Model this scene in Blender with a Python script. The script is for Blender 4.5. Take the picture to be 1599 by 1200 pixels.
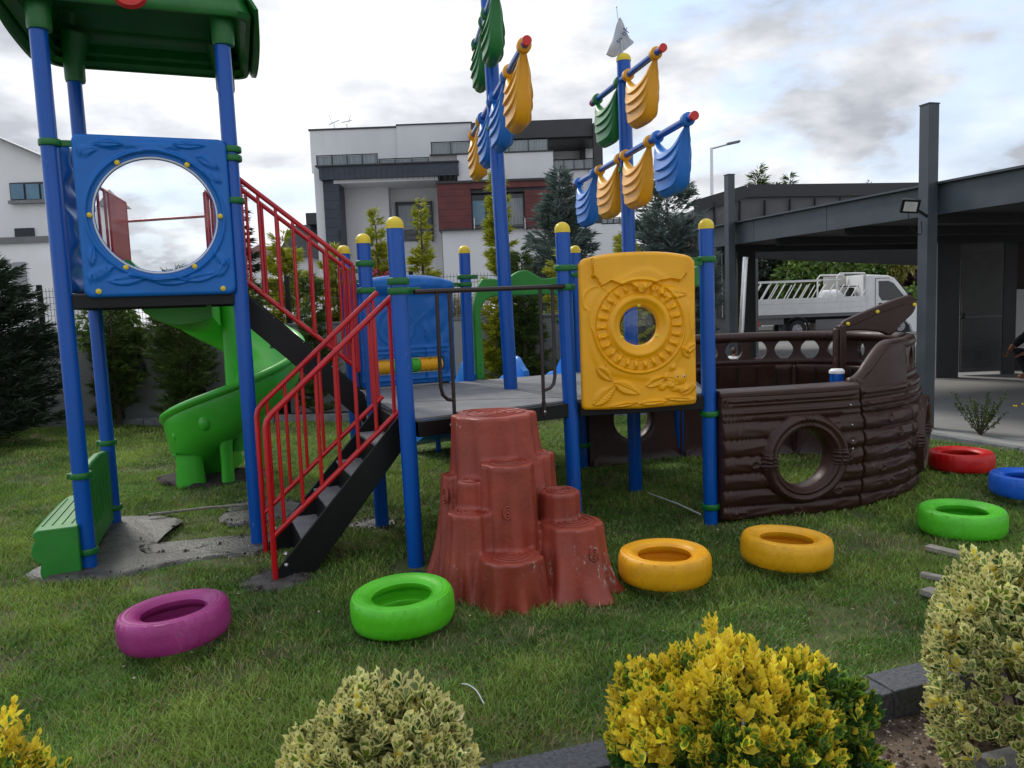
import bpy, bmesh, math, random
import numpy as np
from math import radians as R, pi, sin, cos, hypot, atan2
from mathutils import Vector, Matrix, Euler
random.seed(7); rng = np.random.default_rng(7)
scene = bpy.context.scene
for o in list(bpy.data.objects): bpy.data.objects.remove(o)
COL = scene.collection
SKYOFF = (-8.4, 6.6, 0.0)

# ------------------------------------------------------------------ camera
F_, H_ = 1230.0, 1.65
cam = bpy.data.cameras.new('camera'); camo = bpy.data.objects.new('camera', cam); COL.objects.link(camo)
CR = (Matrix.Rotation(pi/2-R(5.7), 3, 'X') @ Matrix.Rotation(-R(2.1), 3, 'Z'))
camo.matrix_world = Matrix.Translation((0, 0, H_)) @ CR.to_4x4()
cam.sensor_width = 36; cam.lens = 36*F_/1599; cam.clip_start = .05; cam.clip_end = 900
scene.camera = camo
scene.render.resolution_x = 1024; scene.render.resolution_y = 768

# ------------------------------------------------------------------ sky and sun
SUN_AZ, SUN_EL = R(-38), R(42)      # azimuth from +Y towards +X (back left), elevation
sdir = Vector((sin(SUN_AZ)*cos(SUN_EL), cos(SUN_AZ)*cos(SUN_EL), sin(SUN_EL)))
W = bpy.data.worlds.new('World'); scene.world = W; W.use_nodes = True
nt = W.node_tree; nt.nodes.clear(); L = nt.links
def N(t, **k):
    n = nt.nodes.new(t)
    for a, b in k.items(): setattr(n, a, b)
    return n
out = N('ShaderNodeOutputWorld'); bg = N('ShaderNodeBackground'); bg.inputs[1].default_value = .1
sky = N('ShaderNodeTexSky', sky_type='NISHITA'); sky.sun_disc = False
sky.sun_elevation = SUN_EL; sky.sun_rotation = SUN_AZ; sky.air_density = 1.0; sky.dust_density = .6
tc = N('ShaderNodeTexCoord'); sep = N('ShaderNodeSeparateXYZ'); L.new(tc.outputs['Generated'], sep.inputs[0])
def mth(op, a, b=None, c=None, clamp=False):
    n = N('ShaderNodeMath', operation=op); n.use_clamp = clamp
    for i, v in enumerate((a, b, c)):
        if v is None: continue
        if isinstance(v, (int, float)): n.inputs[i].default_value = v
        else: L.new(v, n.inputs[i])
    return n.outputs[0]
den = mth('ADD', mth('MAXIMUM', sep.outputs[2], 0.0), .42)
comb = N('ShaderNodeCombineXYZ')
L.new(mth('DIVIDE', sep.outputs[0], den), comb.inputs[0]); L.new(mth('DIVIDE', sep.outputs[1], den), comb.inputs[1])
L.new(mth('MULTIPLY', sep.outputs[2], 2.4), comb.inputs[2])
def noise(scale, det, off, rough=.55, dist=.0):
    mp = N('ShaderNodeMapping'); L.new(comb.outputs[0], mp.inputs[0]); mp.inputs['Location'].default_value = off
    n = N('ShaderNodeTexNoise'); n.inputs['Scale'].default_value = scale; n.inputs['Detail'].default_value = det
    n.inputs['Roughness'].default_value = rough; n.inputs['Distortion'].default_value = dist
    L.new(mp.outputs[0], n.inputs[0]); return n.outputs[0]
def ramp(src, stops):
    r = N('ShaderNodeValToRGB'); L.new(src, r.inputs[0]); e = r.color_ramp.elements
    while len(e) < len(stops): e.new(.5)
    for q, (p, c) in zip(e, stops): q.position = p; q.color = (*c, 1)
    return r.outputs[0]
cover = ramp(noise(1.3, 9, SKYOFF, .56, .1), [(.42, (0, 0, 0)), (.485, (1, 1, 1))])
tone = ramp(noise(2.0, 10, (3.1, 7.7, 0), .54, .15), [(.385, (4.3, 4.5, 5.0)), (.47, (6.5, 6.7, 7.1)), (.555, (9.4, 9.4, 9.5))])
dot = N('ShaderNodeVectorMath', operation='DOT_PRODUCT'); L.new(tc.outputs['Generated'], dot.inputs[0]); dot.inputs[1].default_value = sdir
glow = mth('MULTIPLY', mth('POWER', mth('MAXIMUM', dot.outputs['Value'], 0.0), 5.0), .28)
glow = mth('ADD', glow, .86)
tm = N('ShaderNodeMix', data_type='RGBA', blend_type='MULTIPLY'); tm.inputs[0].default_value = 1
L.new(tone, tm.inputs[6]); L.new(glow, tm.inputs[7])
bl = N('ShaderNodeMix', data_type='RGBA', blend_type='MULTIPLY'); bl.inputs[0].default_value = 1
L.new(sky.outputs[0], bl.inputs[6]); bl.inputs[7].default_value = (1.6, 1.6, 1.6, 1)
bl2 = N('ShaderNodeMix', data_type='RGBA'); bl2.inputs[0].default_value = .55
L.new(bl.outputs[2], bl2.inputs[6]); bl2.inputs[7].default_value = (6.6, 7.6, 9.4, 1)   # thin high veil over the blue
# towards the horizon the clouds close up
hz = mth('SUBTRACT', 1.0, mth('MULTIPLY', sep.outputs[2], 3.2), clamp=True)
cv = mth('MAXIMUM', cover, hz)
mix = N('ShaderNodeMix', data_type='RGBA'); L.new(cv, mix.inputs[0]); L.new(bl2.outputs[2], mix.inputs[6]); L.new(tm.outputs[2], mix.inputs[7])
L.new(mix.outputs[2], bg.inputs[0]); L.new(bg.outputs[0], out.inputs[0])
sun = bpy.data.lights.new('sun', 'SUN'); sun.energy = 1.5; sun.angle = R(12); sun.color = (1, .95, .86)
so = bpy.data.objects.new('sun', sun); COL.objects.link(so); so.rotation_euler = (-sdir).to_track_quat('-Z', 'Y').to_euler()
scene.view_settings.view_transform = 'Standard'; scene.view_settings.look = 'None'
scene.view_settings.exposure = 0.42; scene.view_settings.gamma = 1.0; scene.view_settings.use_curve_mapping = False
scene.render.engine = 'CYCLES'; scene.cycles.max_bounces = 6; scene.cycles.transparent_max_bounces = 12

# ------------------------------------------------------------------ helpers
def ray(px, py):
    return CR @ Vector(((px-799.5)/F_, -(py-600)/F_, -1))
def at(px, py, y):                      # the real point seen at this pixel at depth y
    d = ray(px, py); t = y/d.y; return Vector((d.x*t, y, H_+d.z*t))
def gnd(px, py, z=0):
    d = ray(px, py); t = (z-H_)/d.z; return Vector((d.x*t, d.y*t, z))

def mat(name, col, rough=.5, var=.12, scale=6, bump=0, bscale=40, metal=0, col2=None, c2amt=.5, coat=0, island=0, spec=.5, sub=0, dirt=0, objrand=0, stretch=None, chips=0):
    m = bpy.data.materials.new(name); m.use_nodes = True; t = m.node_tree; n = t.nodes; l = t.links
    b = n['Principled BSDF']; b.inputs['Roughness'].default_value = rough; b.inputs['Metallic'].default_value = metal
    b.inputs['Specular IOR Level'].default_value = spec
    if coat: b.inputs['Coat Weight'].default_value = coat; b.inputs['Coat Roughness'].default_value = .12
    co = n.new('ShaderNodeTexCoord'); src = co.outputs['Object']
    if stretch:
        mp = n.new('ShaderNodeMapping'); mp.inputs['Scale'].default_value = stretch; l.new(src, mp.inputs[0]); src = mp.outputs[0]
    nz = n.new('ShaderNodeTexNoise'); nz.inputs['Scale'].default_value = scale; nz.inputs['Detail'].default_value = 6; nz.inputs['Roughness'].default_value = .6
    l.new(src, nz.inputs[0])
    r = n.new('ShaderNodeValToRGB'); l.new(nz.outputs[0], r.inputs[0])
    c = Vector(col); c2 = Vector(col2) if col2 else c*(1-var*1.6)
    r.color_ramp.elements[0].position = .32; r.color_ramp.elements[1].position = .68
    r.color_ramp.elements[0].color = (*(c2 if not col2 else c2), 1); r.color_ramp.elements[1].color = (*(c*(1+var)), 1)
    o = r.outputs[0]
    if island or objrand:
        g = n.new('ShaderNodeNewGeometry'); oi = n.new('ShaderNodeObjectInfo')
        a = n.new('ShaderNodeMath'); a.operation = 'ADD'; l.new(g.outputs['Random Per Island'], a.inputs[0]); l.new(oi.outputs['Random'], a.inputs[1])
        f = n.new('ShaderNodeMath'); f.operation = 'FRACT'; l.new(a.outputs[0], f.inputs[0])
        mr = n.new('ShaderNodeMapRange'); mr.inputs[3].default_value = 1-max(island, objrand); mr.inputs[4].default_value = 1+max(island, objrand)
        l.new(f.outputs[0], mr.inputs[0])
        hs = n.new('ShaderNodeHueSaturation'); l.new(mr.outputs[0], hs.inputs['Value']); l.new(o, hs.inputs['Color'])
        h2 = n.new('ShaderNodeMapRange'); h2.inputs[3].default_value = .5-.03*min(1, island*2); h2.inputs[4].default_value = .5+.025*min(1, island*2)
        l.new(f.outputs[0], h2.inputs[0]); l.new(h2.outputs[0], hs.inputs['Hue']); o = hs.outputs[0]
    if dirt:
        n2 = n.new('ShaderNodeTexNoise'); n2.inputs['Scale'].default_value = scale*.7; n2.inputs['Detail'].default_value = 9; n2.inputs['Roughness'].default_value = .72
        l.new(src, n2.inputs[0])
        r2 = n.new('ShaderNodeValToRGB'); r2.color_ramp.elements[0].position = .5; r2.color_ramp.elements[1].position = .78
        l.new(n2.outputs[0], r2.inputs[0]); mm = n.new('ShaderNodeMath'); mm.operation = 'MULTIPLY'; mm.inputs[1].default_value = dirt
        l.new(r2.outputs[0], mm.inputs[0]); mx = n.new('ShaderNodeMix'); mx.data_type = 'RGBA'
        l.new(mm.outputs[0], mx.inputs[0]); l.new(o, mx.inputs[6]); mx.inputs[7].default_value = (.26, .24, .2, 1); o = mx.outputs[2]
        ra = n.new('ShaderNodeMapRange'); ra.inputs[3].default_value = rough; ra.inputs[4].default_value = min(1, rough+.3)
        l.new(r2.outputs[0], ra.inputs[0]); l.new(ra.outputs[0], b.inputs['Roughness'])
    if chips:       # small pale scratches and rubbed spots, in two patches of the object
        mp2 = n.new('ShaderNodeMapping'); mp2.inputs['Scale'].default_value = (26, 26, 11); mp2.inputs['Rotation'].default_value = (.5, .3, .8); l.new(co.outputs['Object'], mp2.inputs[0])
        n3 = n.new('ShaderNodeTexNoise'); n3.inputs['Scale'].default_value = 1.6; n3.inputs['Detail'].default_value = 8; n3.inputs['Roughness'].default_value = .75; l.new(mp2.outputs[0], n3.inputs[0])
        n4 = n.new('ShaderNodeTexNoise'); n4.inputs['Scale'].default_value = 2.3; l.new(co.outputs['Object'], n4.inputs[0])
        ad = n.new('ShaderNodeMath'); ad.operation = 'MULTIPLY'; l.new(n3.outputs[0], ad.inputs[0]); l.new(n4.outputs[0], ad.inputs[1])
        r3 = n.new('ShaderNodeValToRGB'); r3.color_ramp.elements[0].position = .375; r3.color_ramp.elements[1].position = .39; l.new(ad.outputs[0], r3.inputs[0])
        m3 = n.new('ShaderNodeMath'); m3.operation = 'MULTIPLY'; m3.inputs[1].default_value = chips; l.new(r3.outputs[0], m3.inputs[0])
        x3 = n.new('ShaderNodeMix'); x3.data_type = 'RGBA'; l.new(m3.outputs[0], x3.inputs[0]); l.new(o, x3.inputs[6]); x3.inputs[7].default_value = (.42, .38, .34, 1); o = x3.outputs[2]
    l.new(o, b.inputs['Base Color'])
    if sub:
        tr = n.new('ShaderNodeBsdfTranslucent'); l.new(o, tr.inputs[0]); ms = n.new('ShaderNodeMixShader'); ms.inputs[0].default_value = sub
        l.new(b.outputs[0], ms.inputs[1]); l.new(tr.outputs[0], ms.inputs[2]); l.new(ms.outputs[0], n['Material Output'].inputs[0])
    if bump:
        bn = n.new('ShaderNodeTexNoise'); bn.inputs['Scale'].default_value = bscale; bn.inputs['Detail'].default_value = 5; l.new(src, bn.inputs[0])
        bp = n.new('ShaderNodeBump'); bp.inputs['Strength'].default_value = bump; bp.inputs['Distance'].default_value = .01
        l.new(bn.outputs[0], bp.inputs['Height']); l.new(bp.outputs[0], b.inputs['Normal'])
    return m

M = {}
M['blue'] = mat('blue_painted_steel', (.0005, .086, .42), .27, .03, 3, .02, 90, coat=.12, spec=.38, chips=.2)
M['blue_pl'] = mat('blue_moulded_plastic', (.003, .14, .50), .36, .06, 4, .08, 50, dirt=.03, spec=.4)
M['sky_pl'] = mat('light_blue_plastic', (.015, .22, .72), .33, .06, 4, .05, 50, dirt=.05)
M['green_cl'] = mat('green_plastic_clamp', (.006, .15, .025), .38, .1, 8)
M['green_pl'] = mat('green_slide_plastic', (.055, .46, .03), .30, .08, 3, .08, 30, dirt=.07)
M['green_dk'] = mat('deep_green_plastic', (.008, .135, .018), .38, .1, 4, .1, 40, dirt=.06)
M['green_bench'] = mat('bench_green_plastic', (.02, .22, .025), .45, .12, 4, .12, 40, dirt=.12)
M['yellow'] = mat('yellow_moulded_plastic', (.90, .43, .003), .38, .05, 4, .08, 50, dirt=.02)
M['cap'] = mat('yellow_cap_plastic', (.80, .60, .03), .35, .06, 10)
M['red'] = mat('red_painted_steel', (.52, .004, .010), .3, .1, 6, .05, 80, coat=.2)
M['red_pl'] = mat('red_plastic', (.6, .02, .012), .4, .1, 6)
M['black'] = mat('black_painted_steel', (.006, .006, .007), .45, .2, 8, .05, 60, spec=.3)
M['brownrail'] = mat('dark_brown_painted_rail', (.022, .013, .012), .35, .15, 8)
M['deck'] = mat('grey_coated_deck', (.20, .205, .215), .75, .14, 5, .5, 260, dirt=.25)
M['stump'] = mat('terracotta_plastic', (.315, .052, .030), .42, .18, 3.5, .25, 45, dirt=.08, chips=.9)
M['brown'] = mat('dark_brown_ship_plastic', (.038, .0125, .0092), .40, .12, 5, .2, 45, dirt=.05, spec=.42, chips=.12)
M['white'] = mat('white_paint', (.74, .74, .73), .45, .05, 3, dirt=.12)
M['steel'] = mat('galvanised_steel', (.6, .6, .6), .3, .1, 20, metal=.9)
M['chrome'] = mat('shiny_metal_pipe', (.75, .76, .78), .16, .05, 10, metal=1)
M['cement'] = mat('wet_fresh_cement', (.075, .073, .068), .42, .4, 9, 1.0, 60, dirt=.3)
M['granite'] = mat('dark_granite_kerb', (.085, .09, .10), .62, .35, 60, .35, 90, dirt=.2)
M['kerb'] = mat('grey_concrete_kerb', (.2, .205, .21), .85, .2, 9, .4, 70, dirt=.2)
M['soil'] = mat('dry_garden_soil', (.17, .12, .085), .95, .3, 9, 1.0, 30, col2=(.06, .04, .03))
M['dirt'] = mat('dark_loose_earth', (.035, .026, .02), .95, .3, 12, 1.0, 40)
M['lawn'] = mat('lawn_earth', (.085, .12, .03), .95, .2, 2.2, .8, 60, col2=(.05, .065, .02), dirt=.05)
M['paving'] = mat('light_concrete_paving', (.33, .325, .31), .8, .1, .6, .2, 60, dirt=.35, stretch=(1, 2.6, 1))
M['street'] = mat('street_asphalt', (.24, .24, .235), .9, .1, .4, .2, 50, dirt=.2)
M['strip'] = mat('gravel_strip', (.19, .165, .13), .9, .3, 6)
M['render'] = mat('off_white_render', (.67, .67, .68), .85, .05, .5, .1, 30, dirt=.16, stretch=(1, 1, .35))
M['render_l'] = mat('bright_white_render', (.74, .74, .73), .85, .04, .5, dirt=.08, stretch=(1, 1, .3))
M['render_g'] = mat('grey_render', (.30, .30, .30), .85, .06, .6, dirt=.1)
M['navy'] = mat('navy_cladding', (.028, .038, .058), .5, .15, 2)
M['redclad'] = mat('red_cladding', (.115, .02, .018), .55, .2, 2)
M['darkband'] = mat('dark_grey_cladding', (.03, .03, .034), .5, .1, 2)
M['anth'] = mat('anthracite_steel', (.052, .066, .078), .45, .12, 3, .03, 30, dirt=.06)
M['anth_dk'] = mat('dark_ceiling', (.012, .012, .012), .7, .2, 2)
M['clad'] = mat('grey_metal_cladding', (.15, .15, .155), .5, .1, 2, dirt=.1)
M['pink'] = mat('salmon_wall', (.45, .23, .22), .8, .1, 2)
M['glassdk'] = mat('dark_window_glass', (.02, .025, .03), .06, .1, 2)
M['glassbl'] = mat('blue_window_glass', (.10, .2, .28), .08, .2, 1)
M['glasslt'] = mat('curtained_window_glass', (.22, .25, .26), .12, .3, 3, stretch=(12, 1, .3))
M['louver'] = mat('grey_louvre_panel', (.10, .10, .10), .5, .12, 3)
M['wood'] = mat('weathered_plank', (.32, .29, .25), .85, .25, 12, .3, 60, stretch=(1, 8, 8))
M['bark'] = mat('brown_bark', (.07, .05, .035), .9, .3, 20, .5, 60)
M['rubber'] = mat('black_rubber', (.02, .02, .02), .8, .1, 10)
M['skin'] = mat('skin', (.28, .13, .08), .55, .08, 10)
M['hair'] = mat('dark_brown_hair', (.05, .025, .015), .6, .2, 40)
M['cloth_w'] = mat('white_cloth', (.68, .69, .70), .9, .05, 8)
M['cloth_k'] = mat('dark_cloth', (.02, .02, .024), .9, .1, 8)
def tyre_mat(n, c): return mat(n+'_painted_rubber', c, .42, .10, 5, .2, 60, dirt=.10, chips=.12)
GRASS = [mat('grass_blade_a', (.145, .275, .042), .5, .25, 1.1, island=.35, sub=.3, col2=(.065, .14, .02)),
         mat('grass_blade_b', (.29, .39, .075), .5, .2, 1.1, island=.3, sub=.3, col2=(.12, .23, .03)),
         mat('grass_blade_dry', (.34, .27, .13), .7, .2, 2, island=.3, sub=.2)]
def leafmat(n, c, c2=None, isl=.3): return mat(n, c, .5, .15, 9, island=isl, sub=.22, col2=c2)
M['leaf_yel'] = leafmat('golden_yellow_leaf', (.86, .72, .07), (.72, .58, .035), .2)
M['leaf_yelgr'] = leafmat('yellow_green_leaf', (.24, .33, .03), (.12, .22, .02))
M['leaf_gr'] = leafmat('deep_green_leaf', (.045, .14, .025), (.03, .09, .018))
M['leaf_cream'] = leafmat('cream_leaf_margin', (.80, .77, .36), (.66, .62, .24), .18)
M['leaf_sage'] = leafmat('sage_green_leaf', (.24, .32, .11), (.15, .22, .08))
M['con_gold'] = leafmat('golden_conifer_spray', (.46, .44, .03), (.22, .27, .022), .35)
M['con_green'] = leafmat('green_conifer_spray', (.085, .125, .022), (.04, .07, .014), .4)
M['con_dark'] = leafmat('dark_conifer_spray', (.022, .038, .018), (.010, .02, .010), .4)
M['con_blue'] = leafmat('blue_grey_cedar_spray', (.14, .19, .165), (.08, .115, .10), .35)
M['br_red'] = leafmat('dark_red_leaf', (.05, .015, .015), (.03, .01, .01))
M['br_green'] = leafmat('mid_green_leaf', (.12, .20, .03), (.06, .11, .02), .4)
M['br_gold'] = leafmat('pale_golden_leaf', (.38, .34, .09), (.2, .22, .05), .3)
M['pampas'] = leafmat('pale_plume', (.42, .38, .26), None, .2)
M['pinkfl'] = leafmat('pink_petal', (.5, .05, .14), None, .2)
# clear acrylic for the bubble windows
mb_ = bpy.data.materials.new('clear_acrylic'); mb_.use_nodes = True; t_ = mb_.node_tree; n_ = t_.nodes; n_.clear()
o_ = n_.new('ShaderNodeOutputMaterial'); tr_ = n_.new('ShaderNodeBsdfTransparent'); tr_.inputs[0].default_value = (.93, .95, .96, 1)
gl_ = n_.new('ShaderNodeBsdfGlossy'); gl_.inputs['Roughness'].default_value = .03; lw_ = n_.new('ShaderNodeFresnel'); lw_.inputs[0].default_value = 1.7
mx_ = n_.new('ShaderNodeMixShader'); t_.links.new(lw_.outputs[0], mx_.inputs[0]); t_.links.new(tr_.outputs[0], mx_.inputs[1]); t_.links.new(gl_.outputs[0], mx_.inputs[2]); t_.links.new(mx_.outputs[0], o_.inputs[0])
M['acrylic'] = mb_

def V3(a): return Vector(a)
class MB:
    def __init__(s): s.v = []; s.f = []; s.m = []
    def add(s, vs, fs, mi=0):
        k = len(s.v); s.v += [tuple(p) for p in vs]; s.f += [tuple(i+k for i in q) for q in fs]; s.m += [mi]*len(fs); return s
    def box(s, c, size, rz=0, mi=0, rot=None):
        hx, hy, hz = (q/2 for q in size); m = rot if rot is not None else Matrix.Rotation(rz, 3, 'Z')
        vs = [V3(c)+m @ Vector((x*hx, y*hy, z*hz)) for x in (-1, 1) for y in (-1, 1) for z in (-1, 1)]
        return s.add(vs, [(0, 1, 3, 2), (4, 6, 7, 5), (0, 4, 5, 1), (2, 3, 7, 6), (0, 2, 6, 4), (1, 5, 7, 3)], mi)
    def beam(s, a, b, w, h, up=(0, 0, 1), mi=0):       # rectangular bar from a to b
        a, b = V3(a), V3(b); d = (b-a).normalized(); x = d.cross(V3(up)); x = x.normalized() if x.length > 1e-6 else Vector((1, 0, 0)); y = x.cross(d)
        vs = [p+x*(i*w/2)+y*(j*h/2) for p in (a, b) for i, j in ((-1, -1), (1, -1), (1, 1), (-1, 1))]
        return s.add(vs, [(3, 2, 1, 0), (4, 5, 6, 7), (0, 1, 5, 4), (1, 2, 6, 5), (2, 3, 7, 6), (3, 0, 4, 7)], mi)
    def tube(s, pts, r, n=12, cap=True, closed=False, mi=0):
        pts = [V3(p) for p in pts]; m = len(pts); rs = r if hasattr(r, '__len__') else [r]*m
        k = len(s.v); prev = None; vs = []
        for i, p in enumerate(pts):
            a = pts[(i-1) % m] if (i or closed) else pts[0]; b = pts[(i+1) % m] if (i < m-1 or closed) else pts[-1]
            d = (b-a).normalized()
            if prev is None:
                u = d.cross(Vector((0, 0, 1)));
                if u.length < 1e-3: u = d.cross(Vector((0, 1, 0)))
                u.normalize()
            else: u = (prev - d*prev.dot(d)).normalized()
            prev = u; w = d.cross(u)
            vs += [p+(u*cos(2*pi*j/n)+w*sin(2*pi*j/n))*rs[i] for j in range(n)]
        fs = []
        for i in range(m if closed else m-1):
            i2 = (i+1) % m
            fs += [(i*n+j, i*n+(j+1) % n, i2*n+(j+1) % n, i2*n+j) for j in range(n)]
        if cap and not closed: fs += [tuple(range(n))[::-1], tuple((m-1)*n+j for j in range(n))]
        return s.add(vs, fs, mi)
    def lathe(s, prof, c=(0, 0, 0), n=24, mi=0, fn=None, closed=False):
        c = V3(c); vs = []
        for (r, z) in prof:
            for j in range(n):
                a = 2*pi*j/n; rr = r if fn is None else fn(r, z, a); vs.append(c+Vector((rr*cos(a), rr*sin(a), z)))
        m = len(prof); fs = []
        for i in range(m if closed else m-1):
            i2 = (i+1) % m; fs += [(i*n+j, i*n+(j+1) % n, i2*n+(j+1) % n, i2*n+j) for j in range(n)]
        return s.add(vs, fs, mi)
    def ribbon(s, A, B, nrm, T, closed=False, mi=0):   # solid strip between two polylines, thickness T along nrm
        nv = V3(nrm)*(T/2); m = len(A); vs = []
        for a, b in zip(A, B): a, b = V3(a), V3(b); vs += [a-nv, b-nv, b+nv, a+nv]
        fs = []
        for i in range(m if closed else m-1):
            j = (i+1) % m
            for q in range(4): fs.append((i*4+q, i*4+(q+1) % 4, j*4+(q+1) % 4, j*4+q))
        if not closed: fs += [(3, 2, 1, 0), (4*m-4, 4*m-3, 4*m-2, 4*m-1)]
        return s.add(vs, fs, mi)
    def prism(s, poly, off, mi=0):                      # polygon (3D points) extruded by vector off
        p = [V3(q) for q in poly]; o = V3(off); n = len(p)
        return s.add(p+[q+o for q in p], [tuple(range(n))[::-1], tuple(range(n, 2*n))]+[(i, (i+1) % n, n+(i+1) % n, n+i) for i in range(n)], mi)
    def ball(s, c, r, n=10, sc=(1, 1, 1), half=False, mi=0):
        c = V3(c); st = n//2; vs = []; lo = 0 if half else -pi/2
        for i in range(st+1):
            a = lo+(pi/2-lo)*i/st
            for j in range(n): b = 2*pi*j/n; vs.append(c+Vector((r*cos(a)*cos(b)*sc[0], r*cos(a)*sin(b)*sc[1], r*sin(a)*sc[2])))
        return s.add(vs, [(i*n+j, i*n+(j+1) % n, (i+1)*n+(j+1) % n, (i+1)*n+j) for i in range(st) for j in range(n)], mi)
    def build(s, name, mats, parent=None, smooth=40, bevel=0, local=False):
        me = bpy.data.meshes.new(name); off = Vector((0, 0, 0))
        if parent is not None and not local:
            q = parent
            while q is not None: off = off+q.location; q = q.parent
        me.from_pydata([(p[0]-off.x, p[1]-off.y, p[2]-off.z) for p in s.v], [], s.f)
        if not isinstance(mats, (list, tuple)): mats = [mats]
        for q in mats: me.materials.append(q)
        if len(mats) > 1: me.polygons.foreach_set('material_index', s.m)
        bm = bmesh.new(); bm.from_mesh(me); bmesh.ops.remove_doubles(bm, verts=bm.verts, dist=1e-5); bmesh.ops.recalc_face_normals(bm, faces=bm.faces); bm.to_mesh(me); bm.free()
        if smooth:
            me.polygons.foreach_set('use_smooth', [True]*len(me.polygons))
            if smooth < 180: me.set_sharp_from_angle(angle=R(smooth))
        o = bpy.data.objects.new(name, me); COL.objects.link(o)
        if parent is not None: o.parent = parent
        if bevel:
            b = o.modifiers.new('bevel', 'BEVEL'); b.width = bevel; b.segments = 2; b.limit_method = 'ANGLE'; b.angle_limit = R(40)
        return o
def npmesh(name, Vv, Ff, mats, parent=None, mi=None, smooth=False):
    me = bpy.data.meshes.new(name); nf, k = Ff.shape
    Vv = np.asarray(Vv, dtype=np.float32)
    if parent is not None:
        q = parent; off = np.zeros(3)
        while q is not None: off += np.array(q.location); q = q.parent
        Vv = Vv-off.astype(np.float32)
    me.vertices.add(len(Vv)); me.vertices.foreach_set('co', Vv.ravel())
    me.loops.add(nf*k); me.loops.foreach_set('vertex_index', Ff.astype(np.int32).ravel())
    me.polygons.add(nf); me.polygons.foreach_set('loop_start', np.arange(0, nf*k, k, dtype=np.int32))
    if not isinstance(mats, (list, tuple)): mats = [mats]
    for q in mats: me.materials.append(q)
    if mi is not None: me.polygons.foreach_set('material_index', np.asarray(mi, dtype=np.int32))
    me.polygons.foreach_set('use_smooth', np.full(nf, smooth)); me.update(calc_edges=True)
    o = bpy.data.objects.new(name, me); COL.objects.link(o)
    if parent is not None: o.parent = parent
    return o
def tag(o, label, cat, group=None, kind=None):
    o['label'] = label
    if cat: o['category'] = cat
    if group: o['group'] = group
    if kind: o['kind'] = kind
    return o
def thing(name, loc, label, cat, group=None):
    o = bpy.data.objects.new(name, None); o.empty_display_size = .1; COL.objects.link(o); o.location = loc
    return tag(o, label, cat, group)
def structure(o, label=None):
    o['kind'] = 'structure'
    if label: o['label'] = label
    return o
def dup(o, parent=None):
    c = o.copy(); COL.objects.link(c); c.parent = parent
    for ch in [q for q in bpy.data.objects if q.parent == o]: dup(ch, c)
    return c
def share(o, n, name=None):          # a sibling part sharing mesh data
    c = o.copy(); COL.objects.link(c); c.parent = o.parent; return c
def crom(P, k=8, closed=False):
    P = [V3(p) for p in P]; n = len(P); out = []
    for i in range(n if closed else n-1):
        p0 = P[(i-1) % n] if (closed or i > 0) else P[0]*2-P[1]; p1 = P[i]; p2 = P[(i+1) % n]; p3 = P[(i+2) % n] if (closed or i < n-2) else P[-1]*2-P[-2]
        for j in range(k):
            t = j/k; out.append(.5*((2*p1)+(p2-p0)*t+(2*p0-5*p1+4*p2-p3)*t*t+(3*p1-p0-3*p2+p3)*t**3))
    if not closed: out.append(P[-1])
    return out
def relief(name, m, parent, mapf, outer, centre, hole=None, disp=None, back=None, T=.06, na=160, nr=44, edge=.03, smooth=50):
    """moulded panel: polar grid from the hole (or centre) out to the star-shaped outline; disp(u,v) is relief on the front."""
    cu, cv = centre
    def rad(inside, a, hi=3.0):
        lo = 0.0
        for _ in range(22):
            q = (lo+hi)/2
            if inside(cu+q*cos(a), cv+q*sin(a)): lo = q
            else: hi = q
        return lo
    b = MB(); rings = []
    ro = [rad(outer, 2*pi*j/na) for j in range(na)]
    rh = [rad(hole, 2*pi*j/na) if hole else .0005 for j in range(na)]
    def ring(ts, side):
        k = len(b.v)
        for j in range(na):
            a = 2*pi*j/na; Lr = ro[j]-rh[j]; r = rh[j]+Lr*ts; u = cu+r*cos(a); v = cv+r*sin(a)
            de = ro[j]-r; dh = (r-rh[j]) if hole else 9
            e1 = min(1, de/edge); e2 = min(1, dh/(edge*.8)); round_ = math.sqrt(max(0, 1-(1-e1)**2))*math.sqrt(max(0, 1-(1-e2)**2))
            base = T/2*round_
            if side > 0: d = base+(disp(u, v)*round_ if disp else 0)
            else: d = -base-(back(u, v)*round_ if back else 0)
            b.v.append(tuple(mapf(u, v, d)))
        rings.append(k)
    tt = [0, .006, .015, .03]+[.03+.94*i/nr for i in range(1, nr)]+[.97, .985, .994, 1]
    for t in tt: ring(t, 1)
    for t in ([.985, .95]+[.8, .6, .4, .2]+[.05, .015] if not back else [.985]+[.97-.94*i/nr for i in range(nr)]+[.02]): ring(t, -1)
    n = len(rings)
    for i in range(n if hole else n-1):
        p, q = rings[i], rings[(i+1) % n]
        for j in range(na): b.f.append((p+j, p+(j+1) % na, q+(j+1) % na, q+j)); b.m.append(0)
    if not hole: b.f.append(tuple(rings[-1]+j for j in range(na))); b.m.append(0)
    return b.build(name, m, parent, smooth=smooth)
def gs(x, w): return math.exp(-(x/w)**2)
def leafshape(u, v, cu, cv, ang, ln, wd, h):       # raised leaf with a midrib
    c, s = cos(ang), sin(ang); a = ((u-cu)*c+(v-cv)*s)/ln; b = (-(u-cu)*s+(v-cv)*c)/wd
    if abs(a) >= 1: return 0
    w = (1-a*a)*(1-.25*a)
    if w <= 0: return 0
    q = abs(b)/w
    if q >= 1: return 0
    return h*(min(1, (1-q)*3))*(.75+.25*q) - h*.35*gs(b, .07) - h*.15*max(0, sin((a*5-q*1.5)*6))*(q > .1)
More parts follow.
